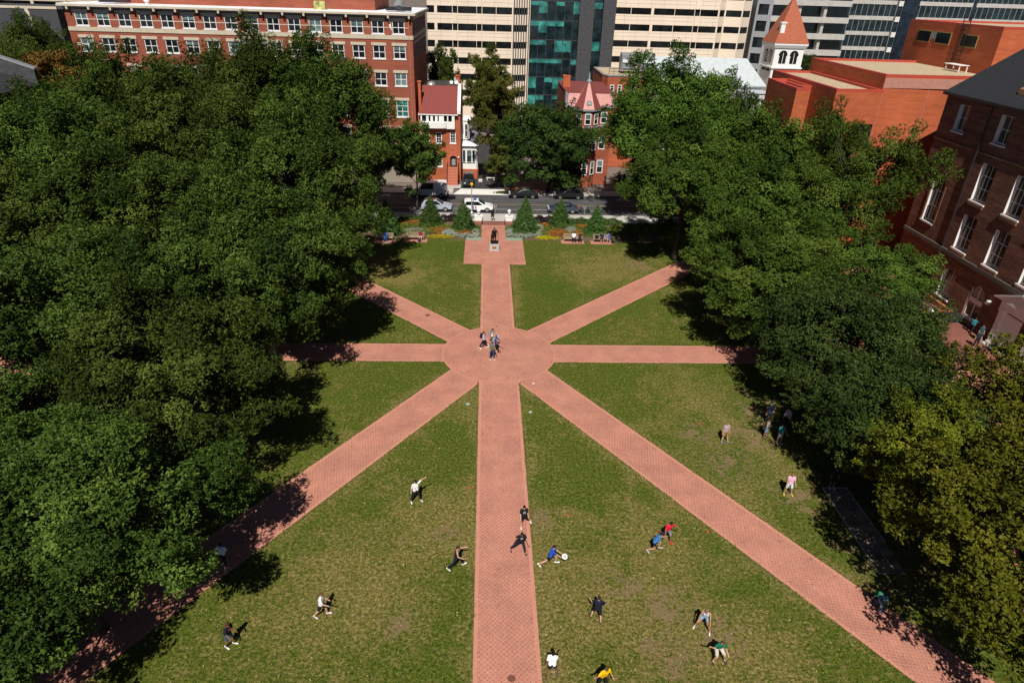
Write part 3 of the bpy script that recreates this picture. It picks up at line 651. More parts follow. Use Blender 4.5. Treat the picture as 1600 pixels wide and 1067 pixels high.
def cream_office():
    B = thing('cream_office', 'cream precast office block with black ribbon windows and dark granite centre', 'building', (20, 165, 0))
    rowsL = [(9.9+3.53*k, 11.33+3.53*k) for k in range(-2, 8)]
    segL = [(0, 1.65), (2.3, 5.68), (5.8, 6.85), (6.97, 11.15), (11.25, 12.35), (12.47, 15.55), (15.67, 19.2)]
    fr = frame(-12.7-1.0, 165.2, 1, .0, 0, -1); ribbon(B, fr, 19.4, rowsL[1:], segL, 1.5, 38)
    for a in (5.75, 11.3):   # projecting piers, only between the window ribbons
        for (b0, b1), (c0, c1) in zip(rowsL[1:-1], rowsL[2:]): MB().fbox(fr, a, a+1.0, .009, .3, b1+.03, c0-.03).build('pier', 'precast', B)
    # tapering concrete legs at street level
    for a in (2.0, 7.4, 11.2): MB().fbox(fr, a, a+.9, -.6, .05, 0, 7.4).build('leg', 'precast', B)
    # glazed chamfer with dark mullions
    mb = MB(); f2 = frame(5.7, 165.2, .96, .28, .28, -.96)
    ribbon(B, f2, 4.2, rowsL[1:], [(.1, 4.1)], 3, 38, 'precast', joint=False)
    for k in range(7): MB().fbox(f2, .2+.6*k, .36+.6*k, .0, .2, 3, 38).build('mullion', 'granite', B)
    MB().fbox(fr, 15.6, 17.3, .02, .1, 5.2, 6.6).build('shop_sign', 'red0', B)
    # curtain wall bay
    fc = frame(9.6, 167.5, 1, 0, 0, -1)
    MB().fbox(fc, 0, 12.2, -.5, 0, 0, 38).build('curtain_wall', 'glass_blue', B)
    rnd = random.Random(3)
    for r_ in range(9):
        zb = 4.4+5.2*r_ if False else 3.2+4.05*r_
        for c_ in range(6):
            a0 = .2+1.98*c_
            if rnd.random() < (.95, .9, .6, .7, .55, .4)[c_]:
                h = rnd.choice([.8, 2.4, 2.4, 1.0]); MB().fbox(fc, a0, a0+1.86, .004, .02, zb+3.4-h, zb+3.4).build('blind', 'glass_teal', B)
        MB().fbox(fc, 0, 12.2, .0, .05, zb+3.5, zb+3.62).build('transom', 'granite', B)
    for c_ in range(7): MB().fbox(fc, .12+1.98*c_, .19+1.98*c_, 0, .08, 0, 38).build('mullion', 'granite', B)
    # dark granite piers with a glazed slot
    MB().box(21.0, 24.3, 166.2, 170, 0, 40).build('granite_pier', 'granite', B); MB().box(26.4, 29.3, 166.2, 170, 0, 40).build('granite_pier', 'granite', B)
    MB().box(24.3, 26.4, 167.6, 168, 0, 40).build('slot_glazing', 'glass_blue', B)
    for r_ in range(9):
        if rnd.random() < .85:
            zb = 3.2+4.05*r_; MB().box(24.4, 26.3, 167.57, 167.6, zb+3.4-rnd.choice([1.2, 2.0]), zb+3.4).build('blind', 'glass_teal', B)
    # right wing
    rowsR = [(8.5+3.53*k, 9.93+3.53*k) for k in range(0, 8)]
    rowsR = [(10.55+3.52*k-.0, 11.95+3.52*k) for k in range(0, 7)]
    fr = frame(29.3, 171.6, 1, .003, .003, -1)
    segR = [(.2, 4.45), (4.57, 9.3), (9.95, 14.85), (14.97, 19.65), (19.77, 20.95), (21.07, 25.3)]
    ribbon(B, fr, 25.6, rowsR, segR, 0, 38)
    for (b0, b1), (c0, c1) in zip(rowsR[:-1], rowsR[1:]): MB().fbox(fr, 19.75, 20.95, .009, .3, b1+.03, c0-.03).build('pier', 'precast', B)
    f3 = frame(54.9, 171.68, .75, .66, .66, -.75); ribbon(B, f3, 2.6, rowsR, [(.2, 2.4)], 0, 38, joint=False)
    f4 = frame(56.85, 173.4, .95, -.3, -.3, -.95); ribbon(B, f4, 4.0, rowsR, [(.2, 3.8)], 0, 38, joint=False)
    f5 = frame(60.65, 172.2, .8, .6, .6, -.8); ribbon(B, f5, 3.4, rowsR, [(.2, 3.2)], 0, 38, joint=False)
    MB().box(-13.6, 9.6, 166.3, 200, 0, 37.9).box(9.6, 29.4, 168.2, 200, 0, 37.95).box(29.4, 63, 175, 200, 0, 37.85).build('core', 'precast', B)
cream_office()
def grey_block():
    B = thing('balcony_block', 'grey concrete block with stacked balcony floors behind the white tower', 'building', (79, 180, 0))
    MB().box(69.5, 91, 182, 200, 0, 40).build('core', 'glass_blue', B)
    for k in range(11):
        z = 1.2+3.75*k
        MB().box(70.6, 90.5, 179.6, 182, z, z+1.25).build('balcony_slab', 'concrete', B)
        MB().box(70.6, 90.5, 179.7, 179.76, z+1.7, z+1.76).build('balcony_rail', 'steel_dk', B)
    for x in (70.2, 77.5, 84): MB().box(x, x+.7, 180.2, 182, 0, 40).build('column', 'concrete', B)
    fr = frame(67.2, 181.4, .87, -.5, -.5, -.87)
    ops = [(.5, 3.0, 2.6+3.75*k, 5.0+3.75*k) for k in range(10)]
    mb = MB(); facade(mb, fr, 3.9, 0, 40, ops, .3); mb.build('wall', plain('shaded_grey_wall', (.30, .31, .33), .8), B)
    for o in ops: MB().fbox(fr, o[0], o[1], -.3, -.25, o[2], o[3]).build('window', 'glass', B)
grey_block()
def glass_block():
    B = thing('glass_office', 'blue glass office block with pale spandrel bands', 'building', (115, 190, 0))
    MB().box(92, 150, 190, 215, 0, 42).build('curtain_wall', 'glass_blue', B)
    for k in range(11):
        z = 2.2+3.7*k
        for a, b in ((95.5, 107.5), (113.6, 128), (129, 150)): MB().box(a, b, 189.8, 190, z, z+.95).build('spandrel', 'concrete', B)
        MB().box(108, 109.2, 189.7, 190, z-.3, z+.9).build('corner_panel', 'concrete_lt', B)
    mb = MB()
    for x in [92.2+1.55*k for k in range(37)]: mb.box(x, x+.12, 189.86, 189.99, 0, 42)
    mb.build('mullion', 'greytrim', B)['kind'] = 'stuff'
    MB().box(109.3, 112.5, 189.5, 190, 0, 42).build('recess_glazing', glassmat('deep_blue_glass', (.006, .013, .025)), B)
glass_block()
def white_tower():
    B = thing('white_tower', 'white bell tower with steep red tiled pyramid roof and arched openings', 'tower', (63.8, 150, 0))
    c = Vector((64.4, 153.2)); a0 = 0.0; hw = 3.15
    def sq(r, z): return [(c.x+r*math.sqrt(2)*math.cos(a0+math.pi/4+math.pi/2*k), c.y+r*math.sqrt(2)*math.sin(a0+math.pi/4+math.pi/2*k), z) for k in range(4)]
    MB().ring([sq(hw, 0), sq(hw, 20.1)]).build('wall', 'white', B)
    MB().ring([sq(hw+.2, 19.7), sq(hw+.5, 20.3), sq(hw+.5, 20.65), sq(hw, 20.7)]).build('cornice', 'whitetrim', B)
    MB().ring([sq(hw+.55, 20.66), sq(.1, 29.4)]).build('roof', 'rooftile', B)
    MB().lathe(c.x, c.y, [(.35, 28.6), (.3, 29.2), (.05, 30.2)], 8).build('finial', 'white', B)
    MB().ring([sq(hw+.05, 15.6), sq(hw+.25, 15.7), sq(hw+.25, 16.0), sq(hw+.05, 16.05)]).build('sill_band', 'whitetrim', B)
    for fa in (-90, 180):
        t = a0+R(fa); nx, ny = math.cos(t), math.sin(t)
        fr = frame(c.x+nx*hw+ny*hw, c.y+ny*hw-nx*hw, -ny, nx, nx, ny); P = lambda a, d, z: (fr[0]+fr[2]*a+fr[4]*d, fr[1]+fr[3]*a+fr[5]*d, z)
        for a in (1.95, 4.35):
            pts = [(a-.75, 16.7), (a+.75, 16.7), (a+.75, 18.2)]+[(a+.95*math.cos(q), 18.3+1.0*math.sin(q)) for q in [math.pi*i/8 for i in range(9)]]+[(a-.75, 18.2)]
            k = MB().ring([[P(x, .0, z) for x, z in pts], [P(x, .06, z) for x, z in pts]]).build('belfry_opening', 'glass_black', B)
            MB().fbox(fr, a-.05, a+.05, .06, .1, 16.7, 18.8).build('mullion', 'white', k)
            for j in range(6): MB().fbox(fr, a-.95+.36*j, a-.8+.36*j, .0, .08, 15.0, 15.55).build('baluster', 'granite', B)
    MB().box(61.7, 62.6, 150.3, 151.2, 20.7, 24.4).box(61.55, 62.75, 150.15, 151.35, 24.4, 24.7).build('chimney', 'white', B)
white_tower()
def slate_house():
    B = thing('slate_roof_house', 'pale building with broad light grey slate roof behind the trees', 'building', (45, 142, 0))
    MB().box(33.5, 56.2, 140.6, 152, 0, 13.2).build('wall', 'concrete_lt', B)
    MB().hexa([(33, 140, 13.1), (56.8, 140, 13.1), (54.0, 146, 17.6), (33, 146, 17.6), (33, 140, 13.35), (56.8, 140, 13.35), (54.0, 146, 17.85), (33, 146, 17.85)]).build('roof', 'roofslate', B)
    MB().hexa([(33, 152.2, 13.1), (56.8, 152.2, 13.1), (54.0, 146.02, 17.6), (33, 146.02, 17.6), (33, 152.2, 13.35), (56.8, 152.2, 13.35), (54.0, 146.02, 17.85), (33, 146.02, 17.85)]).build('rear_roof', 'roofslate', B)
    MB().lathe(42.6, 145.2, [(.55, 17.2), (.6, 18.0), (.1, 18.6)], 10).build('roof_vent', 'white', B)
    C2 = thing('grey_annex', 'small pale grey house with flat roof below the white tower', 'house', (55, 138, 0))
    fr = frame(51.2, 136, 1, 0, 0, -1); ops = [(1.0+1.25*k, 1.8+1.25*k, 9.2, 11.2) for k in range(3)]
    mb = MB(); facade(mb, fr, 5.0, 0, 12.3, ops, .15); mb.box(51.2, 56.2, 136.3, 140, 0, 12.2); mb.build('wall', plain('pale_grey_wall', (.5, .52, .53), .8), C2)
    MB().box(51.0, 56.4, 135.8, 140.4, 12.3, 12.5).build('roof', 'roofslate', C2)
    for o in ops: window(C2, fr, *o, depth=.1, cols=1, rows=2)
slate_house()

# ------------------------------------------------------------------ orange brick building
def orange_building():
    B = thing('orange_brick_building', 'large orange brick building with stepped blank walls and gravel roofs', 'building', (52, 80, 0))
    def block(poly, z0, z1, par, dep):
        MB().prism(poly, z0, z1).build('wall', 'brick_orange', B)
        # red coping along the edges
        mb = MB(); n = len(poly)
        cxy = Vector((sum(p[0] for p in poly)/n, sum(p[1] for p in poly)/n))
        inn = []
        for i in range(n):
            a, b, c = Vector(poly[i-1]), Vector(poly[i]), Vector(poly[(i+1) % n])
            e1 = (b-a).normalized(); e2 = (c-b).normalized(); n1 = Vector((-e1.y, e1.x)); n2 = Vector((-e2.y, e2.x))
            inn.append((b+(n1+n2)/(1+n1.dot(n2))*.45))
        for i in range(n):
            j = (i+1) % n; a, b, c, d = poly[i], poly[j], inn[j], inn[i]
            mb.hexa([(*a, z1+.002), (*b, z1+.002), (*c, z1+.002), (*d, z1+.002), (*a, z1+.32), (*b, z1+.32), (*c, z1+.32), (*d, z1+.32)])
        mb.build('coping', 'coping', B)
        MB().face([(*p, z1+.03) for p in inn]).build('gravel_roof', 'roofgravel', B)
    block([(46.5, 80.3), (66, 80.6), (66, 100.2), (46.5, 100.2)], 0, 21.7, 0, 0)
    MB().box(46.55, 65.9, 80.27, 80.31, 20.55, 21.65).build('pale_band', 'brick_pink', B)
    MB().prism([(61.6, 84.4), (86, 84.4), (86, 104), (61.6, 104)], 21.7, 26.9).build('upper_wall', 'brick_orange', B)
    mb = MB(); 
    for q in ((61.6, 86, 84.4, 84.9), (61.6, 86, 103.5, 104), (61.6, 62.1, 84.9, 103.5), (85.5, 86, 84.9, 103.5)): mb.box(*q, 26.902, 27.2)
    mb.build('upper_coping', 'coping', B); MB().box(62.1, 85.5, 84.9, 103.5, 26.9, 26.94).build('upper_roof', 'roofgravel', B)
    fr = frame(61.6, 104, 0, -1, -1, 0)
    for a in (2.8, 7.2, 12.6):
        w_ = MB().fbox(fr, a-.1, a+3.1, 0, .06, 24.5, 26.0).build('window_frame', plain('ochre_frame', (.35, .25, .08), .6), B)
        MB().fbox(fr, a, a+3.0, .05, .08, 24.62, 25.88).build('pane', 'glass_black', w_)
    MB().fbox(fr, 5.9, 7.1, 0, .05, 25.0, 25.9).build('vent_panel', 'greytrim', B)
    mb = MB(); fz = fr
    for a in (12.0, 13.4): mb.fbox(fr, a, a+.08, .1, .18, 22, 28.6)
    for k in range(12): mb.fbox(fr, 12.0, 13.4, .1, .16, 22.4+.5*k, 22.46+.5*k)
    mb.build('roof_ladder', 'steel_dk', B)
    # lower wing: block with flush front, and a recess with its own flank
    block([(40.8, 79.75), (46.49, 79.85), (46.49, 99.2), (40.8, 99.2)], 0, 20.05, 0, 0)
    block([(36.2, 80.1), (37.9, 80.1), (37.9, 86.7), (36.2, 86.7)], 0, 20.0, 0, 0)
    block([(37.91, 86.2), (40.79, 86.2), (40.79, 93.2), (37.91, 93.2)], 0, 19.6, 0, 0)
    block([(40.3, 93.3), (40.79, 93.3), (40.79, 99.0), (40.3, 99.0)], 0, 20.3, 0, 0) if False else None
    for x in (41.05, 46.42, 52.2): MB().box(x, x+.05, 79.78 if x < 46 else 79.82 if x < 47 else 80.36, 79.86 if x < 47 else 80.44, 0, 19.9 if x < 47 else 20.5).build('control_joint', 'brick_pink', B)
    MB().box(44.1, 46.2, 79.70, 79.79, 14.4, 16.5).build('wall_opening', 'glass_black', B)
    MB().box(36.15, 37.95, 80.0, 80.09, 0, 13.2).build('pale_band', 'brick_pink', B)
    MB().box(36.1, 36.19, 86.5, 86.8, 8, 14.5).build('red_pipe', 'coping', B)
    t = thing('roof_bench', 'white slatted roof bench beside the upper brick wall', 'bench', (60.3, 88, 21.75))
    mb = MB()
    for k in range(8): mb.box(59.6, 60.9, 87.2+.42*k, 87.45+.42*k, 22.55, 22.62)
    mb.build('slat_top', 'white', t)
    for a, b in ((59.7, 87.3), (60.7, 87.3), (59.7, 90), (60.7, 90)): MB().box(a, a+.1, b, b+.1, 21.75, 22.55).build('leg', 'white', t)
orange_building()

# ------------------------------------------------------------------ dark brick halls (right, and its mirror far left)
def hall():
    B = thing('brick_hall', 'dark brick hall with tall white windows and columned porch', 'building', (50.37, 60, 0))
    X = 50.37; y1, y0 = 74.0, 8.0
    fr = frame(X, y1, 0, -1, -1, 0); W = y1-y0        # a runs from the far end towards the camera
    A = lambda y: y1-y
    cols = [70.6, 64.2, 59.3, 54.35, 49.4, 44.4]
    wins = []
    for c in cols:
        wins.append((A(c)-.9, A(c)+.9, 17.5, 20.2, 'top'))
        if c == 70.6: wins.append((A(c)-1.05, A(c)+1.05, 7.6, 12.75, 'arch'))
        else:
            wins.append((A(c)-1.07, A(c)+1.07, 11.7, 15.5, 'mid')); wins.append((A(c)-1.07, A(c)+1.07, 6.5, 10.15, 'low'))
            if c == 59.3: wins.append((A(59.5)-1.1, A(59.5)+1.1, .2, 4.3, 'door'))
            elif c != 54.35: wins.append((A(c)-1.05, A(c)+1.05, 1.1, 4.3, 'gf'))
    mb = MB(); facade(mb, fr, W, 0, 21.0, wins, .5)
    P = lambda a, d, z: (fr[0]+fr[2]*a+fr[4]*d, fr[1]+fr[3]*a+fr[5]*d, z)
    for w_ in wins:    # arched heads
        if w_[4] in ('arch', 'door', 'gf'):
            c, r = (w_[0]+w_[1])/2, (w_[1]-w_[0])/2; rise = {'arch': 1.0, 'door': .8, 'gf': .4}[w_[4]]*r
            for s in (-1, 1):
                arc = [(c+s*r*math.cos(t), w_[3]-rise+rise*math.sin(t)) for t in [math.pi/2*k/7 for k in range(8)]]
                mb.face([P(a, .0, z) for a, z in [(c+s*r, w_[3])]+arc[::-1]])
                for i in range(7): mb.face([P(arc[i][0], 0, arc[i][1]), P(arc[i+1][0], 0, arc[i+1][1]), P(arc[i+1][0], -.3, arc[i+1][1]), P(arc[i][0], -.3, arc[i][1])])
    # gable ends
    for y in (y1, y0):
        mb.face([(X, y, 0), (X+30, y, 0), (X+30, y, 21), (X+15, y, 30.3), (X, y, 21)])
    mb.build('wall', 'brick_dark', B)
    MB().fbox(fr, 0, W, -.8, -.51, 0, 21).build('inner_wall', 'glass_brown_reflect', B)
    rnd = random.Random(8)
    for w_ in wins:
        k = w_[4]; gm = 'glass_brown_reflect' if rnd.random() < .8 else 'glass'
        if k == 'door':
            d = window(B, fr, *w_[:4], depth=.24, cols=2, rows=2, rowz=[2.75], fw=.16, mw=.14, gm='glass_brown_reflect', name='entrance_door')
            MB().fbox(fr, w_[0]+.16, w_[1]-.16, -.16, -.12, 2.45, 2.95).build('transom', 'white', d)
            MB().fbox(fr, w_[0]+.16, w_[1]-.16, -.17, -.13, .2, .95).build('kick_panel', 'white', d); continue
        rows = {'top': 2, 'mid': 3, 'low': 3, 'gf': 2, 'arch': 3}[k]
        q = window(B, fr, *w_[:4], depth=.44, cols=2, rows=rows, fw=.12, mw=.06, gm=gm, sill=.14)
        MB().fbox(fr, w_[0]+.001, w_[0]+.05, -.35, -.005, w_[2]+.02, w_[3]-.03).build('casing', 'white', q)
        if k in ('mid', 'low'):
            MB().fbox(fr, w_[0]-.05, w_[1]+.05, 0, .16, w_[2]-.5, w_[2]-.2).build('sill_shadow_block', 'brick_dark', q)
    MB().fbox(fr, A(70.6)-1.3, A(70.6)-1.08, 0, .08, 7.6, 11.8).fbox(fr, A(70.6)+1.08, A(70.6)+1.3, 0, .08, 7.6, 11.8).build('arch_trim', 'brick_dark', B)
    MB().fbox(fr, 0, W, 0, .22, 5.6, 6.0).build('belt_course', plain('dark_stone_belt', (.09, .075, .065), .8), B)
    MB().fbox(fr, 0, W, 0, .12, 0, .5).build('plinth', plain('dark_stone_plinth', (.16, .10, .08), .8), B)
    MB().fbox(fr, 0, W, 0, .1, 16.2, 16.35).build('string_course', 'brick_dark', B)
    # roof: black standing seam, gutters
    def slope(d, up): return (X+d, 21.0+up)
    k = .62
    mb = MB(); mb.hexa([(X-.42, y0-.4, 20.9), (X+15, y0-.4, 20.9+15.5*k), (X+15, y1+.2, 20.9+15.5*k), (X-.42, y1+.2, 20.9), (X-.42, y0-.4, 21.1), (X+15, y0-.4, 21.1+15.5*k), (X+15, y1+.2, 21.1+15.5*k), (X-.42, y1+.2, 21.1)])
    mb.hexa([(X+30.5, y0-.4, 20.9), (X+15.01, y0-.4, 20.9+15.5*k), (X+15.01, y1+.2, 20.9+15.5*k), (X+30.5, y1+.2, 20.9), (X+30.5, y0-.4, 21.1), (X+15.01, y0-.4, 21.1+15.5*k), (X+15.01, y1+.2, 21.1+15.5*k), (X+30.5, y1+.2, 21.1)])
    rf = mb.build('roof', 'roofblack', B)
    mb = MB(); y = y0
    while y < y1:
        mb.hexa([(X-.42, y, 21.1), (X+15, y, 21.1+15.5*k), (X+15, y+.06, 21.1+15.5*k), (X-.42, y+.06, 21.1), (X-.42, y, 21.16), (X+15, y, 21.16+15.5*k), (X+15, y+.06, 21.16+15.5*k), (X-.42, y+.06, 21.16)]); y += .55
    mb.build('roof_seam', 'roofblack', rf)['kind'] = 'stuff'
    MB().fbox(fr, -.2, W, .43, .54, 20.80, 21.06).build('gutter', 'steel_dk', B)
    for a in (y1-66.55, y1-46.8):
        MB().tube([P(a, .12, 20.7), P(a, .12, 6.1), P(a, .34, 5.9), P(a, .34, 5.4), P(a, .12, 5.2), P(a, .12, .3)], .075).build('downspout', 'steel_dk', B)
    # stepped white flashing along the far gable
    fl = MB()
    for i in range(17):
        d = .9*i; z = 21.12+.9*k*i
        fl.box(X+d-.02, X+d+.92, y1+.0, y1+.2, z-.3, z+.22)
    fl.build('gable_flashing', 'steel', B)
    MB().hexa([(X+1.0, 64.2, 21.1+1.5*k), (X+2.8, 64.2, 21.1+3.3*k), (X+2.8, 65.4, 21.1+3.3*k), (X+1.0, 65.4, 21.1+1.5*k), (X+1.0, 64.2, 21.6+1.5*k), (X+2.8, 64.2, 21.45+3.3*k), (X+2.8, 65.4, 21.45+3.3*k), (X+1.0, 65.4, 21.6+1.5*k)]).build('skylight', plain('copper_skylight', (.45, .22, .12), .4, metal=.3), B)
    MB().fbox(fr, A(57.5)-.12, A(57.5)+.12, .05, .4, 3.3, 3.7).build('wall_lamp', 'white', B)
    # porch
    a0, a1 = A(55.5), A(50.9); D = .55
    po = MB()
    for a in (a0, a1-.55): po.fbox(fr, a, a+.55, .0, D, 0, 3.9); po.fbox(fr, a-.06, a+.61, 0, D+.08, 0, .35); po.fbox(fr, a-.06, a+.61, 0, D+.08, 3.55, 3.9)
    po.fbox(fr, a0-.1, a1+.1, 0, D+.05, 3.902, 4.7)
    P3 = lambda a, d, z: P(a, d, z); am = (a0+a1)/2
    po.ring([[P(a0-.75, 0, 4.72), P(a1+.45, 0, 4.72), P(am, 0, 6.0)], [P(a0-.75, D+.3, 4.72), P(a1+.45, D+.3, 4.72), P(am, D+.3, 6.0)]])
    pt = po.build('porch', 'white', B)
    MB().ring([[P(a0-.85, -.01, 4.86), P(am, -.01, 6.25), P(am, -.01, 6.05), P(a0-.8, -.01, 4.7)], [P(a0-.85, D+.4, 4.86), P(am, D+.4, 6.25), P(am, D+.4, 6.05), P(a0-.8, D+.4, 4.7)]]).ring([[P(a1+.55, -.01, 4.86), P(am+.001, -.01, 6.25), P(am+.001, -.01, 6.05), P(a1+.5, -.01, 4.7)], [P(a1+.55, D+.4, 4.86), P(am+.001, D+.4, 6.25), P(am+.001, D+.4, 6.05), P(a1+.5, D+.4, 4.7)]]).build('pediment_moulding', 'whitetrim', pt)
    MB().fbox(fr, a0+.56, a0+2.6, .02, .1, .2, 3.5).build('white_door', 'white', pt); MB().fbox(fr, a0+2.65, a1-.6, .02, .08, .2, 3.5).build('open_doorway', 'glass_black', pt)
    MB().fbox(fr, a0-.2, a1+.2, .0, D+.5, 0, .12).build('threshold', 'concrete', B)
hall()
tag(MB().box(47.0, 50.2, 61.4, 61.75, 0, .62).box(49.85, 50.2, 61.75, 66.0, 0, .62).build('garden_wall', 'pave_orange'), 'low orange brick ledge at the foot of the dark hall', 'wall')
tag(MB().box(47.1, 49.3, 61.9, 66.0, 0, .3).build('planter_bed', 'mulch'), 'raised planting bed behind the orange ledge', 'planter')
tag(MB().lathe(46.9, 61.3, [(.11, .0), (.11, .62), (.13, .7), (.07, .8)], 8).build('yellow_bollard', plain('yellow_paint', (.85, .62, .02), .4)), 'small yellow topped bollard at the ledge end', 'bollard')
def railing(label, pts, h):
    mb = MB()
    for (x, y), (x2, y2) in zip(pts[:-1], pts[1:]):
        n = max(2, int(math.hypot(x2-x, y2-y)/.14))
        for i in range(n+1): t = i/n; mb.tube([(x+(x2-x)*t, y+(y2-y)*t, 0), (x+(x2-x)*t, y+(y2-y)*t, h)], .014, 4)
        mb.tube([(x, y, h), (x2, y2, h)], .025, 5); mb.tube([(x, y, h*.15), (x2, y2, h*.15)], .02, 5)
    tag(mb.build('iron_railing', 'steel_dk'), label, 'railing')
railing('black iron railing round the window well beside the hall door', [(50.0, 64.6), (48.9, 64.6), (48.9, 61.0), (50.0, 61.0)], 1.1)
tag(MB().box(48.5, 50.2, 59.9, 60.9, .0, .75).build('black_utility_box', plain('black_mesh_box', (.025, .025, .027), .7)), 'black box standing beside the white entrance doors', 'utility box')
def left_hall():
    B = thing('slate_hall', 'dark brick hall corner with black roof at the left edge', 'building', (-50.4, 60, 0))
    X = -50.4; MB().prism([(X, 20), (X, 79.0), (X-30, 79.0), (X-30, 20)], 0, 18.4).build('wall', 'brick_dark', B)
    k = .33
    MB().hexa([(X+.5, 19, 18.4), (X+.5, 79.4, 18.4), (X-15, 79.4, 18.4+15*k), (X-15, 19, 18.4+15*k), (X+.5, 19, 18.75), (X+.5, 79.4, 18.75), (X-15, 79.4, 18.75+15*k), (X-15, 19, 18.75+15*k)]).build('roof', 'roofblack', B)
    MB().hexa([(X+.3, 79.45, 18), (X-15, 79.45, 18+15*k), (X-15, 80.1, 18+15*k), (X+.3, 80.1, 18), (X+.3, 79.45, 20.3), (X-15, 79.45, 20.3+15*k), (X-15, 80.1, 20.3+15*k), (X+.3, 80.1, 20.3)]).build('parapet', 'granite', B)
    MB().hexa([(X+.4, 79.4, 20.31), (X-15, 79.4, 20.31+15*k), (X-15, 80.15, 20.31+15*k), (X+.4, 80.15, 20.31), (X+.4, 79.4, 20.5), (X-15, 79.4, 20.5+15*k), (X-15, 80.15, 20.5+15*k), (X+.4, 80.15, 20.5)]).build('parapet_cap', 'steel', B)
    fr = frame(X, 79.0, 0, -1, 1, 0); window(B, fr, .7, 2.3, 14.4, 17.2, depth=-.1, cols=2, rows=2)
    window(B, fr, 4.9, 6.5, 14.4, 17.2, depth=-.1, cols=2, rows=2)
left_hall()
def grey_shed():
    B = thing('grey_gabled_hall', 'dark grey blank wall with pale edging below red banded floors', 'building', (-84, 132, 0))
    MB().box(-100, -75.6, 131, 150, 0, 24.0).build('wall', plain('dark_grey_render', (.05, .052, .06), .8), B)
    MB().box(-100, -75.5, 130.9, 131.3, 24.0, 24.4).build('roof_edge', 'stone', B)
    MB().hexa([(-79.6, 130.9, 16), (-78.8, 130.9, 16), (-78.8, 131, 16), (-79.6, 131, 16), (-81.1, 130.9, 24), (-80.5, 130.9, 24), (-80.5, 131, 24), (-81.1, 131, 24)]).build('pale_strip', 'stone', B)
    C2 = thing('red_banded_block', 'far building with dark red balcony bands and white rails', 'building', (-88, 150, 0))
    MB().box(-110, -72, 152, 160, 0, 32).build('wall', 'glass_black', C2)
    for z in (22.5, 25.0, 28): MB().box(-110, -72, 151.5, 152, z, z+1.3).build('balcony_band', 'red1', C2); MB().box(-110, -72, 151.3, 152, z-.5, z-.1).build('white_rail', 'stone', C2)
    for x in (-99, -92, -85.5): MB().box(x, x+.6, 151.2, 151.5, 10, 32).build('white_post', 'stone', C2)
grey_shed()

# ------------------------------------------------------------------ trees
M['leaf_oak'] = leafmat("oak_leaves", (.020, .037, .006), (.049, .080, .012), (.11, .155, .027), .08)
M['leaf_mid'] = leafmat("maple_leaves", (.026, .050, .007), (.062, .104, .014), (.128, .182, .03), .1)
M['leaf_dark'] = leafmat("dark_leaves", (.015, .032, .007), (.036, .062, .013), (.075, .112, .024), .08)
M['leaf_yel'] = leafmat("yellowing_leaves", (.045, .056, .005), (.095, .108, .009), (.20, .195, .018), .12)
M['leaf_olive'] = leafmat("olive_leaves", (.042, .054, .009), (.085, .095, .017), (.15, .145, .03), .12)
M['leaf_rust'] = leafmat("rust_tipped_leaves", (.05, .05, .010), (.17, .095, .022), (.32, .14, .04), .12)
M['needle'] = leafmat("spruce_needles", (.026, .060, .014), (.065, .125, .028), (.125, .19, .045), .1)
def leaf_mesh(name, cent, up, spread, tint, n_leaf, ln, wd, rng, mat, curl=.35):
    """tufts of n_leaf pointed blades radiating from each centre; up = preferred direction per tuft"""
    K = len(cent); n = K*n_leaf
    c = np.repeat(cent, n_leaf, 0)+rng.normal(0, spread, (n, 3)); u = np.repeat(up, n_leaf, 0)
    d = rng.normal(0, 1, (n, 3)); d += u*.55; d[:, 2] -= .12; d /= np.linalg.norm(d, axis=1)[:, None]
    side = np.cross(d, u+rng.normal(0, .55, (n, 3))); side /= np.maximum(1e-6, np.linalg.norm(side, axis=1))[:, None]
    L = (ln*rng.uniform(.7, 1.3, n))[:, None]; Wd = (wd*rng.uniform(.7, 1.3, n))[:, None]
    nrm = np.cross(side, d)
    v = np.empty((n, 4, 3)); v[:, 0] = c; v[:, 1] = c+d*L*.5+side*Wd*.5+nrm*L*.08; v[:, 2] = c+d*L-nrm*L*curl*rng.uniform(0, 1, n)[:, None]; v[:, 3] = c+d*L*.5-side*Wd*.5+nrm*L*.08
    me = bpy.data.meshes.new(name); me.vertices.add(n*4); me.vertices.foreach_set("co", v.reshape(-1).astype(np.float32))
    me.loops.add(n*4); me.loops.foreach_set("vertex_index", np.arange(n*4, dtype=np.int32))
    me.polygons.add(n); me.polygons.foreach_set("loop_start", np.arange(0, n*4, 4, dtype=np.int32))
    me.update(calc_edges=True)
    at = me.attributes.new("tint", 'FLOAT', 'FACE')
    at.data.foreach_set("value", np.clip(np.repeat(tint, n_leaf)+rng.normal(0, .13, n), 0, 1).astype(np.float32))
    me.materials.append(M[mat]); return me
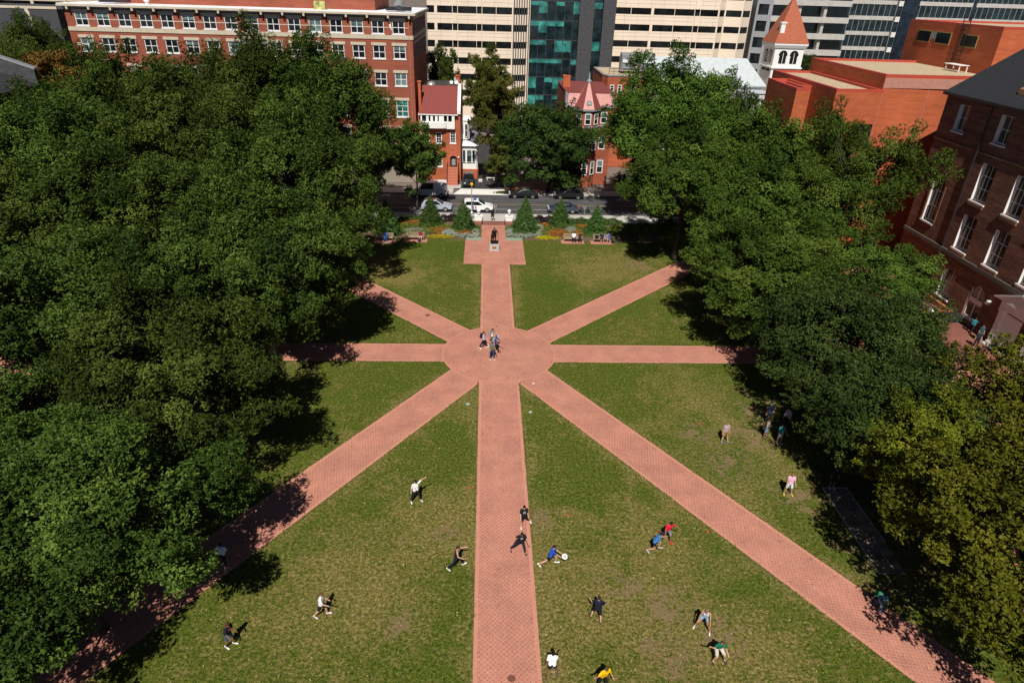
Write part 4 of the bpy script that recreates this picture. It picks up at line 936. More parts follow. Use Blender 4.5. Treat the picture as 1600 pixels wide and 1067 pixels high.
def crown_points(rng, rx, zc, rz, n_cl, per, cw=1.35, ch=.5, low=.35, lobes=5, sparse=0):
    """boughs spread through a lobed ellipsoid; each bough carries clumps, each clump a spray of tufts"""
    ph = rng.uniform(0, 6.28, lobes); am = rng.uniform(.05, .15, lobes); nb = max(12, int(n_cl/7.5)); cen = []
    tries = 0
    while len(cen) < nb and tries < 4000:
        tries += 1
        d = rng.normal(0, 1, 3); d /= np.linalg.norm(d)
        if d[2] < -low and rng.random() < .85: continue
        th = math.atan2(d[1], d[0]); k = 1+sum(a*math.sin((i+2)*th+p+2.2*d[2]) for i, (a, p) in enumerate(zip(am, ph)))
        r = rng.uniform(.25, 1.0)**.4*k*.86
        p = d*r*np.array([rx, rx, rz])+np.array([0, 0, zc])
        if len(cen) and min(np.linalg.norm((q-p)/np.array([1, 1, .8])) for q, _ in cen) < (.80+.7*sparse)*cw*max(.3, 1-tries/3500): continue
        cen.append((p, d))
    ct, pts, ups, tint = [], [], [], []
    for p0, d0 in cen:
        bs = rng.uniform(.75, 1.35); t0 = rng.normal(.46, .19); nc = int(n_cl/nb*bs*bs)+2
        ax = d0*.75+np.array([0, 0, .75])+rng.normal(0, .2, 3)
        for _ in range(nc):
            q = rng.normal(0, 1, 3); q /= max(1, np.linalg.norm(q)/1.3); q[2] = abs(q[2])*1.2-.35
            p = p0+(q*np.array([.78, .78, .6])+ax*rng.uniform(-.35, 1.15))*cw*bs*.9; ct.append((p, d0))
            s = rng.uniform(.55, 1.15); m = int(per*s*s*rng.uniform(.8, 1.2))
            a = rng.normal(0, 1, (m, 3)); a /= np.maximum(1, np.linalg.norm(a, axis=1)/1.25)[:, None]
            a = a*np.array([cw*s*.48, cw*s*.48, ch*s*.6]); rad = np.hypot(a[:, 0], a[:, 1]); a[:, 2] -= .22*rad**2/max(.3, cw*s)
            pts.append(p+a); ups.append(np.tile(q*.35+d0*.4+np.array([0, 0, .6]), (m, 1))+a*.5)
            tint.append(np.clip(t0+rng.normal(0, .1)+rng.normal(0, .08, m), 0, 1))
    pts = np.concatenate(pts); ups = np.concatenate(ups); ups /= np.linalg.norm(ups, axis=1)[:, None]
    return ct, pts, ups, np.concatenate(tint)
TREES = {}
def tree_proto(key, mat, seed, rx=7.5, h=18., base=4., n_cl=300, per=42, ln=.24, wd=.13, n_leaf=5, cw=1.45, ch=.55, limbs=26, tr=.34, sparse=0, low=.35):
    rng = np.random.default_rng(seed); rz = (h-base)/2; zc = base+rz
    ct, pts, ups, tint = crown_points(rng, rx*.93, zc, rz*.95, n_cl, per, cw, ch, low, sparse=sparse)
    crown = leaf_mesh(key+"_crown", pts, ups, .05, tint, n_leaf, ln, wd, rng, mat)
    mb = MB(); top = h*.72; rnd = random.Random(seed)
    tp = [Vector((.12*math.sin(z*.6+seed), .12*math.cos(z*.5+seed), z)) for z in np.linspace(-.1, top, 9)]
    mb.tube(tp, [tr*1.5]+[tr*(1-.82*(i/8)) for i in range(1, 9)], 9)
    pick = rng.choice(len(ct), size=min(limbs, len(ct)), replace=False)
    for i in pick:
        e = Vector(ct[i][0]); zs = max(base*.55, min(top*.95, e.z-(.55*math.hypot(e.x, e.y)))); s = Vector((0, 0, zs)); L = (e-s).length
        m1 = s.lerp(e, .4)+Vector((0, 0, -.05*L)); m2 = s.lerp(e, .75)+Vector((rnd.uniform(-.3, .3), rnd.uniform(-.3, .3), .03*L))
        r0 = tr*(.5-.25*zs/top); mb.tube([s, m1, m2, e], [r0, r0*.6, r0*.36, r0*.12], 5)
    tm = mb.build('trunk', 'bark', None, smooth=True); tmesh = tm.data; bpy.data.objects.remove(tm)
    TREES[key] = (tmesh, crown, rx, h)
def tree(key, x, y, r, h, label, cat='tree', name='oak_tree', rz=None, group=None, lean=(0, 0)):
    tmesh, crown, rx, h0 = TREES[key]
    t = thing(name, label, cat, (x, y, 0), rz if rz is not None else (x*1.7+y*.9) % 6.28, group)
    t.scale = (r/rx, r/rx, h/h0); t.rotation_euler[0] = lean[0]; t.rotation_euler[1] = lean[1]
    for nm, me in (('trunk', tmesh), ('crown', crown)):
        o = bpy.data.objects.new(nm, me); COL.objects.link(o); o.parent = t
    return t
tree_proto('oak_a', 'leaf_oak', 11, 8, 20, 3.0, 740, 50, ln=.20, wd=.11, cw=1.2, ch=1.05, sparse=.45); tree_proto('oak_b', 'leaf_oak', 12, 8, 20, 2.6, 700, 50, ln=.20, wd=.11, sparse=.6, cw=1.25, ch=1.1)
tree_proto('oak_c', 'leaf_oak', 13, 8, 15, 2.0, 540, 54, ln=.20, wd=.11, sparse=.6, cw=1.3, ch=.95)
tree_proto('oak_e', 'leaf_oak', 23, 8, 15, 2.0, 520, 54, ln=.20, wd=.11, sparse=.65, cw=1.3, ch=.95)
tree_proto('oak_d', 'leaf_mid', 14, 8, 18, 1.6, 740, 50, ln=.20, wd=.115, cw=1.2, ch=1.0, sparse=.4); tree_proto('oak_f', 'leaf_mid', 24, 8, 18, 1.5, 680, 50, ln=.20, wd=.115, sparse=.55, cw=1.25, ch=1.0)
tree_proto('oak_g', 'leaf_mid', 34, 7.5, 18, 1.5, 430, 50, ln=.20, wd=.115, sparse=.95, cw=1.25, ch=1.0, limbs=40)
tree_proto('dark_a', 'leaf_dark', 15, 6.5, 10, .8, 560, 46, ln=.17, wd=.1, cw=1.1, ch=.8)
tree_proto('yel_a', 'leaf_yel', 16, 7, 12, 2.2, 420, 40, ln=.20, wd=.12, sparse=.5, cw=1.15, ch=.6, limbs=40)
tree_proto('yel_b', 'leaf_yel', 26, 7, 12, 2.2, 400, 40, ln=.20, wd=.12, sparse=.5, cw=1.15, ch=.6, limbs=40)
tree_proto('olive', 'leaf_olive', 17, 4.2, 16, 2.5, 420, 34, ln=.21, sparse=.3, cw=1.0, tr=.22)
tree_proto('small', 'leaf_oak', 18, 3.8, 12, 2.2, 280, 36, ln=.21, sparse=.35, cw=1.0, tr=.17)
tree_proto('round', 'leaf_dark', 19, 5.5, 13, .6, 760, 36, ln=.21, cw=1.05, ch=.85, low=.8, tr=.25)
tree_proto('rust', 'leaf_rust', 20, 3.2, 20, 6, 260, 34, ln=.24, sparse=.4, cw=.95)
G1 = 'oaks along the left of the lawn'; G2 = 'trees along the right of the lawn'
for a in (
    ('oak_a', -19.6, 82.5, 9.0, 22.4, 'tall oak at the far left of the lawn, nearest the street and office'),
    ('oak_b', -29.5, 84.5, 9.0, 23.0, 'tall oak in front of the middle of the brick office'),
    ('oak_a', -39.8, 80, 9.0, 21.2, 'oak in front of the left part of the brick office'),
    ('oak_b', -49.0, 72.5, 7.4, 17.8, 'oak beside the black roofed hall at the left edge'),
    ('oak_e', -19.2, 66.5, 8.8, 17.6, 'inner row oak beside the far left end of the diagonal walk'),
    ('oak_b', -30.5, 69.5, 9.0, 20.4, 'second row oak behind the diagonal walk oak'),
    ('oak_a', -41.8, 65.5, 9.0, 18.6, 'outer row oak nearest the black roofed hall'),
    ('oak_c', -18.6, 51.0, 8.4, 14.4, 'inner row oak at the left end of the cross walk'),
    ('oak_a', -30.5, 55, 8.6, 16.4, 'second row oak behind the cross walk end'),
    ('oak_c', -41, 51, 8.6, 15.6, 'outer row oak left of the cross walk end'),
    ('oak_e', -20.5, 36.4, 7.5, 12.2, 'oak spreading over the near left diagonal walk'),
    ('oak_c', -30.5, 40.5, 8.6, 14.0, 'second row oak left of the near diagonal walk'),
    ('oak_c', -19.9, 23.2, 7.2, 10.6, 'low spreading oak in the near left corner'),
    ('oak_e', -31.0, 28.5, 7.4, 11.2, 'oak at the left edge of the near corner'),
    ('oak_e', -25.6, 9.6, 8.0, 11.0, 'nearest oak, its tips at the bottom left corner'),
    ): tree(*a, group=G1)
for a in (
    ('oak_d', 25.8, 94.5, 10.8, 21.6, 'broad green tree at the far right of the lawn by the street'),
    ('oak_f', 34.6, 81.5, 8.6, 18.4, 'tall green tree in front of the stepped orange building'),
    ('oak_d', 24.0, 77, 8.4, 16.2, 'green tree at the far end of the right diagonal walk'),
    ('oak_g', 39.2, 69, 7.4, 18.8, 'tall green tree before the orange wall beside the dark hall'),
    ('oak_d', 29.8, 65.5, 8.6, 14.8, 'green tree between the diagonal walk and the dark hall'),
    ('oak_f', 26.6, 55.8, 7.6, 11.6, 'green tree at the right end of the cross walk'),
    ('oak_g', 37.0, 57.5, 6.2, 10.0, 'green tree facing the porch of the dark hall'),
    ): tree(*a, name='shade_tree', group=G2)
tree('dark_a', 29.4, 44.2, 7.6, 9.8, 'dark dense tree above the shaded group on the right lawn', name='dark_tree', group=G2)
tree('dark_a', 28.0, 36.6, 6.6, 8.2, 'lower dark tree behind the end of the gravel strip', name='dark_tree', group=G2, rz=2.4)
tree('yel_a', 27.4, 22.8, 7.3, 10.6, 'yellow green tree spreading over the near right walk', name='yellow_tree', group=G2)
tree('yel_b', 35.5, 31.5, 7.0, 10.4, 'yellow green tree behind the orange traffic cone', name='yellow_tree', group=G2)
tree('yel_b', 27.8, 29.6, 5.6, 8.6, 'small yellow green tree over the gravel strip', name='yellow_tree', group=G2, rz=2.0)
# street trees
tree('small', -10.3, 96.0, 3.7, 12.2, 'thin street tree in front of the red row house', name='street_tree')
tree('small', -17.8, 98.0, 4.6, 11.4, 'bushy street tree in front of the office storefront', name='street_tree', rz=2.2)
tree('olive', 1.6, 111.6, 3.9, 17.4, 'olive coloured tree beside the driveway', name='olive_tree')
tree('olive', 3.2, 107.4, 2.7, 8.6, 'small olive sapling with thin crown at the forecourt', name='olive_tree', rz=1.0)
tree('round', 10.2, 106.6, 6.7, 13.4, 'round dark tree hiding the foot of the turret house', name='round_tree')
tree('small', -8.6, 141, 3.4, 18.2, 'narrow tree squeezed behind the brick office corner', name='narrow_tree')
tree('olive', .4, 152, 5.0, 17.0, 'bare topped tree in front of the cream office', name='thin_tree', rz=.7)
tree('oak_b', -62.5, 101, 7.5, 22.0, 'dark tree beside the left end of the brick office', name='oak_tree')
tree('oak_a', -70, 112, 8, 21.6, 'dark tree before the grey gabled hall', name='oak_tree')
tree('rust', -54.5, 88.5, 3.6, 21.6, 'narrow tree with rust coloured tips above the black roof', name='maple_tree')
tree('rust', -48.2, 88.5, 4.4, 20.2, 'rust tipped tree at the foot of the brick office', name='maple_tree', rz=2.5)
tree('round', 71, 158, 6, 17.5, 'dark tree between the white tower and the glass office', name='round_tree', rz=2.)
tree('oak_d', 37.5, 112, 7.5, 16.4, 'green tree below the pale slate roof', name='shade_tree', rz=1.1)
# ------------------------------------------------------------------ spruces, hedges, flowers
def spruce_mesh(seed, h=4.4, r=1.75):
    rng = np.random.default_rng(seed); pts, ups, tint = [], [], []
    z = .15
    while z < h:
        rr = r*(1-z/h)**.82*rng.uniform(.86, 1.1); n = max(4, int(11*rr+3)); ph = rng.uniform(0, 6.28)
        for i in range(n):
            th = ph+6.283*i/n+rng.normal(0, .12); L = rr*rng.uniform(.8, 1.12); m = max(3, int(L*13))
            t = rng.uniform(.25, 1, m)**.7*L
            p = np.stack([np.cos(th)*t, np.sin(th)*t, z+.12*t-.16*t*t/max(.3, L)+rng.normal(0, .03, m)], 1); p[:, :2] += rng.normal(0, .07, (m, 2))
            pts.append(p); ups.append(np.tile([math.cos(th)*.8, math.sin(th)*.8, .55], (m, 1))); tint.append(np.clip(rng.normal(.5, .16)+.15*(t/L-.6), 0, 1))
        z += .155+.05*(1-z/h)
    pts.append(np.stack([rng.normal(0, .03, 14), rng.normal(0, .03, 14), np.linspace(h-.3, h+.15, 14)], 1)); ups.append(np.tile([0, 0, 1.], (14, 1))); tint.append(np.full(14, .6))
    return leaf_mesh("spruce_crown", np.concatenate(pts), np.concatenate(ups), .03, np.concatenate(tint), 5, .17, .05, rng, 'needle', .1)
SP = [spruce_mesh(31), spruce_mesh(32)]
tm = MB().tube([(0, 0, -.05), (0, 0, 2), (0, 0, 4.3)], [.11, .07, .015]).build('trunk', 'bark'); spt = tm.data; bpy.data.objects.remove(tm)
for i, (x, y, s, l) in enumerate(((-7.75, 89.3, .98, 'conical spruce in the left bed nearest the silver car'), (-3.1, 87.3, .98, 'conical spruce just left of the statue walk'), (5.4, 86.6, 1.16, 'tallest conical spruce just right of the statue walk'),
        (10.5, 89.0, .98, 'conical spruce behind the right hand flower beds'), (15.2, 86.6, .95, 'conical spruce behind the rightmost bench'), (-13.3, 85.0, 1.1, 'shaded conical spruce behind the leftmost bench'))):
    t = thing('spruce_tree', l, 'spruce', (x, y, 0), i*1.3, 'conical spruces in the garden beds'); t.scale = (s*1.08, s*1.08, s*.93)
    for nm, me in (('trunk', spt), ('crown', SP[i % 2])):
        o = bpy.data.objects.new(nm, me); COL.objects.link(o); o.parent = t
def planting(name, label, cat, regs, h, dens, ln, wd, cols, seed, kind='stuff', n_leaf=5, bumpy=.25):
    """regs: list of (x, y, rx, ry) patches of low foliage heaped to height h"""
    rng = np.random.default_rng(seed); P, U, T = [], [], []
    for x, y, rx, ry in regs:
        n = int(dens*rx*ry*3.14); r = np.sqrt(rng.uniform(0, 1, n)); th = rng.uniform(0, 6.283, n); k = 1+.12*np.sin(3*th+x)+.08*np.sin(7*th+y)
        dx, dy = r*np.cos(th)*k, r*np.sin(th)*k
        z = h*(1-.75*r**3)*(1+bumpy*np.sin(4.1*(x+dx*rx)+1.3*y)*np.cos(3.7*(y+dy*ry)))*rng.uniform(.55, 1.05, n)
        P.append(np.stack([x+dx*rx, y+dy*ry, .03+np.maximum(z, .02)], 1)); U.append(np.stack([dx*.3, dy*.3, np.ones(n)], 1)); T.append(rng.uniform(.15, .85, n))
    mt = 'pl_'+name+str(seed); M[mt] = leafmat(mt, *cols, .15)
    me = leaf_mesh(name, np.concatenate(P), np.concatenate(U), .02, np.concatenate(T), n_leaf, ln, wd, rng, mt, .2)
    o = bpy.data.objects.new(name, me); COL.objects.link(o); return tag(o, label, cat, kind=kind)
planting('ground_cover', 'green ground cover filling the garden beds round the spruces', 'ground cover', [(-9.5, 87.4, 5.6, 2.8), (-3.0, 87.4, 2.3, 2.6), (7, 87.2, 4.2, 2.6), (14.5, 87.2, 5.0, 2.4), (-15, 88, 4, 2.4), (21, 88, 4, 2.6)], .32, 46, .17, .08, ((.06, .095, .014), (.125, .175, .03), (.22, .27, .055)), 41)
planting('flowers', 'rusty red begonias massed in the garden beds', 'flowers', [(-10.5, 89.3, 2.8, 1.0), (-6.2, 86.2, 1.9, 1.3), (-2.6, 85.2, 1.7, .8), (4.6, 86.2, 1.6, 1.3), (6.9, 86.3, 1.3, .9), (10.0, 86.0, 1.9, 1.5), (14.0, 88.6, 1.6, 1.0), (12.6, 86.2, 1.0, 1.1), (8.8, 89, 1.4, .9)], .40, 95, .10, .07, ((.09, .08, .015), (.32, .12, .03), (.50, .10, .035)), 42)
planting('flowers', 'white grey dusty miller edging the garden beds', 'flowers', [(-1.4, 85.4, .55, 1.5), (-2.6, 84.2, 1.5, .5), (-5.2, 85.4, .9, 1.5), (-9.6, 86.0, 1.7, .55), (-4.2, 84.5, .9, .55), (3.4, 86.0, .6, 1.6), (4.3, 84.4, 1.4, .5), (7.3, 87.2, .85, 2.4), (6.4, 84.8, 1.3, .5), (11.8, 87.2, .95, 1.3)], .42, 130, .13, .055, ((.20, .24, .18), (.42, .47, .40), (.66, .70, .62)), 43)
planting('flowers', 'bright yellow flowers at the front edge of the left bed', 'flowers', [(-5.8, 83.75, 1.65, .5), (-6.9, 83.6, .9, .35)], .34, 170, .10, .06, ((.22, .20, .01), (.48, .40, .015), (.66, .56, .03)), 44)
planting('flowers', 'bright yellow flowers at the front edge of the right bed', 'flowers', [(8.2, 83.9, 1.7, .5)], .34, 170, .10, .06, ((.22, .20, .01), (.48, .40, .015), (.66, .56, .03)), 45)
for i, (x, y, rx, l) in enumerate(((-4.9, 91.0, 2.0, 'low purple leaved shrub row left of the gate'), (8.2, 91.0, 2.1, 'low purple leaved shrub row right of the gate'))):
    planting('purple_shrub', l, 'shrub', [(x, y-.3, rx, .6)], .95, 190, .15, .08, ((.012, .009, .010), (.035, .020, .022), (.08, .05, .04)), 46+i, kind='thing')
planting('clipped_hedge', 'clipped green hedge at the pavement behind the right beds', 'hedge', [(13.6, 90.6, 2.6, .75), (17.5, 90.6, 2.6, .75)], .75, 190, .12, .06, ((.03, .06, .01), (.06, .12, .02), (.11, .18, .035)), 48, kind='thing')
planting('clipped_hedge', 'clipped green hedge at the pavement behind the left beds', 'hedge', [(-10.2, 90.8, 2.8, .6)], .6, 190, .12, .06, ((.03, .06, .01), (.06, .12, .02), (.11, .18, .035)), 49, kind='thing')
planting('ground_cover', 'weedy green tree pit along the far kerb', 'ground cover', [(3.6, 105.6, 2.2, .5)], .3, 120, .14, .06, ((.05, .06, .012), (.10, .11, .02), (.17, .16, .04)), 50)
planting('ground_cover', 'straggly green plants on the gravel roof', 'ground cover', [], .3, 1, .1, .05, ((.05, .06, .012), (.10, .11, .02), (.17, .16, .04)), 51) if False else None

def litter():
    rng = np.random.default_rng(77); n = 5200
    x = rng.uniform(-16, 24, n); y = rng.uniform(14, 82, n)
    P = np.stack([x, y, np.full(n, .035)], 1); U = np.tile([0, 0, 1.], (n, 1))
    M['litter'] = leafmat('dry_leaf', (.16, .10, .04), (.34, .25, .10), (.60, .50, .28), .05)
    me = leaf_mesh('fallen_leaves', P, U, .01, rng.uniform(0, 1, n), 1, .085, .06, rng, 'litter', .1)
    tag(bpy.data.objects.new('fallen_leaves', me), 'dry fallen leaves scattered over the lawn and walks', 'leaves', kind='stuff'); COL.objects.link(bpy.data.objects['fallen_leaves'])
    P, T = [], []
    lines = [((1.27, 14), (1.23, 47.6), 3.42), ((1.25, 57.9), (1.23, 74.4), 3.42), ((-20, 52.65), (-4, 52.7), 3.28), ((6.6, 52.7), (29, 52.75), 3.28),
             ((-2.6, 56.11), (-18, 71.57), 3.2), ((5.2, 55.94), (24, 73.97), 3.2), ((-2.3, 47.78), (-22, 19.18), 3.35), ((4.9, 47.65), (28, 13.35), 3.35)]
    for a, b, w_ in lines:
        a, b = np.array(a), np.array(b); d = b-a; L = np.linalg.norm(d); d /= L; nn = np.array([-d[1], d[0]])
        for s_ in (-1, 1):
            m = int(L*26); t = rng.uniform(0, L, m); off = s_*(w_/2+.03+np.abs(rng.normal(0, .10, m))-.10*(np.sin(t*1.9+s_)*np.sin(t*.7) > .35)*rng.uniform(0, 1.2, m))
            q = a+np.outer(t, d)+np.outer(off, nn); P.append(np.concatenate([q, np.full((m, 1), .012)], 1)); T.append(np.clip(.5+.35*np.sin(t*.8+s_*2)+rng.normal(0, .2, m), 0, 1))
    P = np.concatenate(P); P = P[np.hypot(P[:, 0]-CX, P[:, 1]-CY) > CR+.1]; T = np.concatenate(T)[:len(P)]
    M['edge_grass'] = leafmat('edge_grass', (.06, .08, .012), (.13, .14, .026), (.30, .26, .09), .2)
    me = leaf_mesh('grass_fringe', P, np.tile([0, 0, 1.], (len(P), 1)), .02, T, 4, .085, .022, rng, 'edge_grass', .2)
    o = tag(bpy.data.objects.new('grass', me), 'ragged grass fringe growing along the edges of the walks', 'grass', kind='stuff'); COL.objects.link(o)
litter()

# ------------------------------------------------------------------ people
SKIN = {}
def skinmat(k):
    c = {'light': (.52, .30, .20), 'tan': (.42, .225, .135), 'brown': (.22, .105, .06), 'dark': (.09, .045, .028)}[k]
    if k not in SKIN: SKIN[k] = plain("skin_"+k, c, .55, var=.05)
    return SKIN[k]
CLOTH = {}
def clothmat(c):
    if c not in CLOTH: CLOTH[c] = plain("cloth_%d" % len(CLOTH), c, .85, var=.22, scale=7, spec=.15, bmp=.7)
    return CLOTH[c]
def caps_mesh(name, caps, voxel, mat, parent, smooth=3):
    """capsules (p0, r0, p1, r1) grown into one continuous skin"""
    V, Fc = [], []
    n, m = 10, 3
    for p0, r0, p1, r1 in caps:
        p0, p1 = Vector(p0), Vector(p1); d = p1-p0
        if d.length < 1e-5: d = Vector((0, 0, 1e-4)); p1 = p0+d
        d.normalize(); u = d.cross(Vector((0, 0, 1)) if abs(d.z) < .9 else Vector((1, 0, 0))).normalized(); w_ = d.cross(u)
        b = len(V); rings = []
        for k in range(m): t = math.pi/2*(1-(k+.3)/m); rings.append((p0-d*(r0*math.sin(t)), r0*math.cos(t)))
        rings += [(p0, r0), (p1, r1)]
        for k in range(m-1, -1, -1): t = math.pi/2*(1-(k+.3)/m); rings.append((p1+d*(r1*math.sin(t)), r1*math.cos(t)))
        for c, r in rings:
            for i in range(n): a = 2*math.pi*i/n; V.append(c+u*(r*math.cos(a))+w_*(r*math.sin(a)))
        for j in range(len(rings)-1):
            for i in range(n): a_ = b+j*n+i; b_ = b+j*n+(i+1) % n; Fc.append((a_, b_, b_+n, a_+n))
        Fc.append([b+i for i in reversed(range(n))]); Fc.append([b+(len(rings)-1)*n+i for i in range(n)])
    me = bpy.data.meshes.new(name); me.from_pydata([tuple(v) for v in V], [], Fc)
    o = bpy.data.objects.new(name, me); COL.objects.link(o)
    md = o.modifiers.new("r", 'REMESH'); md.mode = 'VOXEL'; md.voxel_size = voxel; md.adaptivity = 0
    if smooth: sm = o.modifiers.new("s", 'SMOOTH'); sm.factor = .5; sm.iterations = smooth
    new = bpy.data.meshes.new_from_object(o.evaluated_get(bpy.context.evaluated_depsgraph_get()))
    o.modifiers.clear(); o.data = new; bpy.data.meshes.remove(me); new.name = name
    new.materials.clear(); new.materials.append(mat); new.polygons.foreach_set("use_smooth", [True]*len(new.polygons))
    o.parent = parent; return o
EYE = []
def person(x, y, face, label, group=None, skin='tan', hair=(.03, .018, .012), hairlen='short', top=(.8, .8, .8), sleeve='short', bot=(.02, .02, .025), legwear='long', shoe=(.75, .75, .75),
           legs=((0, 3, 3), (0, 3, 3)), arms=((0, 8, 12), (0, 8, 12)), lean=0, side=0, head=(0, 0), h=1.78, seat=None, cap=None, stripe=None, z=0):
    """face: compass direction of the chest in degrees, 0 = away from the street (-Y towards the camera is 180). legs: (flex, out, knee); arms: (flex, out, elbow) for left, right"""
    t = thing('person', label, 'person', (x, y, z), -R(face), group)
    k = h/1.72; lr, sr = R(lean), R(side)
    pel = Vector((0, 0, 0)); up = Vector((math.sin(sr), math.sin(lr)*math.cos(sr), math.cos(lr)*math.cos(sr))).normalized()
    fw = Vector((0, math.cos(lr), -math.sin(lr))); rt = fw.cross(up).normalized(); fw = up.cross(rt)
    chest = pel+up*.34*k; neck = pel+up*.50*k; shz = pel+up*.455*k
    hd, ht = R(head[0]), R(head[1])
    hf = (fw*math.cos(hd)+rt*math.sin(hd)); hup = (up*.7+Vector((0, 0, .3))+hf*math.sin(ht)).normalized(); hf = (hf-hup*hf.dot(hup)).normalized(); hr = hf.cross(hup)
    hc = neck+hup*.155*k+hf*.02*k
    J = {}
    for i, s in ((0, -1), (1, 1)):
        f, o_, kn = [R(a) for a in legs[i]]; hip = pel+rt*(.095*s*k)-up*.03*k
        d1 = Vector((s*math.sin(o_), math.sin(f)*math.cos(o_), -math.cos(f)*math.cos(o_))); g = f-kn
        d2 = Vector((s*math.sin(o_)*.8, math.sin(g)*math.cos(o_), -math.cos(g)*math.cos(o_))).normalized()
        ktip = hip+d1*.43*k; an = ktip+d2*.42*k
        ft = Vector((.15*s, math.cos(max(-.9, min(.3, g))), math.sin(max(-.9, min(.3, g))))).normalized()
        J['hip%d' % i], J['knee%d' % i], J['ank%d' % i], J['toe%d' % i] = hip, ktip, an, an+ft*.17*k-Vector((0, 0, .045*k))
        f, o_, el = [R(a) for a in arms[i]]; sh = shz+rt*(.185*s*k)
        b1 = (-up*math.cos(f)+fw*math.sin(f)); a1 = (b1*math.cos(o_)+rt*(s*math.sin(o_))).normalized(); g = f+el
        b2 = (-up*math.cos(g)+fw*math.sin(g)); a2 = (b2*math.cos(o_*.8)+rt*(s*math.sin(o_*.8))).normalized()
        elb = sh+a1*.29*k; wr = elb+a2*.25*k
        J['sh%d' % i], J['elb%d' % i], J['wr%d' % i], J['ad%d' % i] = sh, elb, wr, a2
    low = min(min(J['ank%d' % i].z-.075*k, J['toe%d' % i].z-.035*k) for i in (0, 1))
    dz = Vector((0, 0, -low if seat is None else seat+.10*k))
    for q in J:
        if not q.startswith('ad'): J[q] = J[q]+dz
    pel, chest, neck, shz, hc = [v+dz for v in (pel, chest, neck, shz, hc)]
    body = [(pel-rt*.07*k, .105*k, pel+rt*.07*k, .105*k), (pel-rt*.055*k, .10*k, chest-rt*.07*k, .105*k), (pel+rt*.055*k, .10*k, chest+rt*.07*k, .105*k), (shz-rt*.15*k, .062*k, shz+rt*.15*k, .062*k),
            (chest, .10*k, neck, .06*k), (neck-up*.04*k, .058*k, hc-hup*.03*k, .052*k), (hc-hf*.015*k+hup*.02*k, .088*k, hc+hf*.018*k-hup*.03*k, .07*k), (hc+hf*.05*k-hup*.085*k, .036*k, hc+hf*.02*k-hup*.06*k, .055*k),
            (hc+hf*.085*k-hup*.0*k, .011*k, hc+hf*.102*k-hup*.03*k, .014*k)]
    for s in (-1, 1): body.append((hc+hr*(s*.083*k)+hup*.01*k, .018*k, hc+hr*(s*.085*k)-hup*.02*k, .014*k))
    for i, s in ((0, -1), (1, 1)):
        body += [(J['hip%d' % i], .088*k, J['knee%d' % i], .056*k), (J['knee%d' % i], .054*k, J['knee%d' % i].lerp(J['ank%d' % i], .35), .056*k), (J['knee%d' % i].lerp(J['ank%d' % i], .35), .055*k, J['ank%d' % i], .036*k), (J['ank%d' % i], .036*k, J['toe%d' % i], .032*k),
                 (J['sh%d' % i], .054*k, J['elb%d' % i], .039*k), (J['elb%d' % i], .039*k, J['wr%d' % i], .027*k)]
        wr, ad = J['wr%d' % i], J['ad%d' % i]; sidev = ad.cross(fw); sidev = sidev.normalized() if sidev.length > .1 else rt; pn = ad.cross(sidev).normalized()
        body.append((wr, .026*k, wr+ad*.075*k, .034*k)); kn = wr+ad*.085*k
        for j, L in ((-1.5, .062), (-.5, .075), (.5, .08), (1.5, .07)):
            b0 = kn+sidev*(.0165*j*k); m0 = b0+ad*(L*.55*k)+sidev*(.003*j*k); body += [(b0-ad*.02*k, .0105*k, m0, .0098*k), (m0, .0098*k, m0+(ad*.75+pn*.5)*(L*.5*k), .0088*k)]
        th = wr+ad*.03*k+fw*.02*k; body.append((th, .013*k, th+(ad*.6+fw*.6+sidev*.2)*(.06*k), .0105*k))
    caps_mesh('body', body, .0125, skinmat(skin), t, 2)
    # clothes
    sh = [(pel-rt*.075*k, .125*k, chest-rt*.075*k, .122*k), (pel+rt*.075*k, .125*k, chest+rt*.075*k, .122*k), (shz-rt*.135*k, .078*k, shz+rt*.135*k, .078*k), (chest, .12*k, neck-up*.05*k, .07*k)]
    if sleeve == 'tank': sh = [(pel+up*.06*k-rt*.065*k, .118*k, chest-rt*.06*k, .116*k), (pel+up*.06*k+rt*.065*k, .118*k, chest+rt*.06*k, .116*k), (chest-rt*.085*k, .075*k, shz-rt*.085*k, .066*k), (chest+rt*.085*k, .075*k, shz+rt*.085*k, .066*k)]
    for i in (0, 1):
        if sleeve == 'short': sh.append((J['sh%d' % i], .072*k, J['sh%d' % i].lerp(J['elb%d' % i], .72), .062*k))
        if sleeve == 'long': sh += [(J['sh%d' % i], .07*k, J['elb%d' % i], .055*k), (J['elb%d' % i], .055*k, J['wr%d' % i], .042*k)]
    caps_mesh('shirt', sh, .016, clothmat(top), t, 3)
    tr = [(pel-rt*.065*k-up*.02*k, .124*k, pel+rt*.065*k-up*.02*k, .124*k)]
    for i in (0, 1):
        hp, kn, an = J['hip%d' % i], J['knee%d' % i], J['ank%d' % i]
        if legwear == 'long': tr += [(hp, .102*k, kn, .078*k), (kn, .076*k, kn.lerp(an, .9), .062*k)]
        elif legwear == 'short': tr.append((hp, .108*k, hp.lerp(kn, .78), .092*k))
        else: tr.append((hp, .106*k, hp.lerp(kn, .42), .10*k))
    caps_mesh('shorts' if legwear != 'long' else 'trousers', tr, .016, clothmat(bot), t, 3)
    for i in (0, 1):
        an, to = J['ank%d' % i], J['toe%d' % i]; d = (to-an); d.z *= .5
        caps_mesh('shoe', [(an-Vector((0, 0, .035*k))-d.normalized()*.04*k, .046*k, to+d*.22, .044*k), (an-Vector((0, 0, .02*k)), .044*k, an-Vector((0, 0, .05*k)), .05*k)], .014, clothmat(shoe), t, 1)
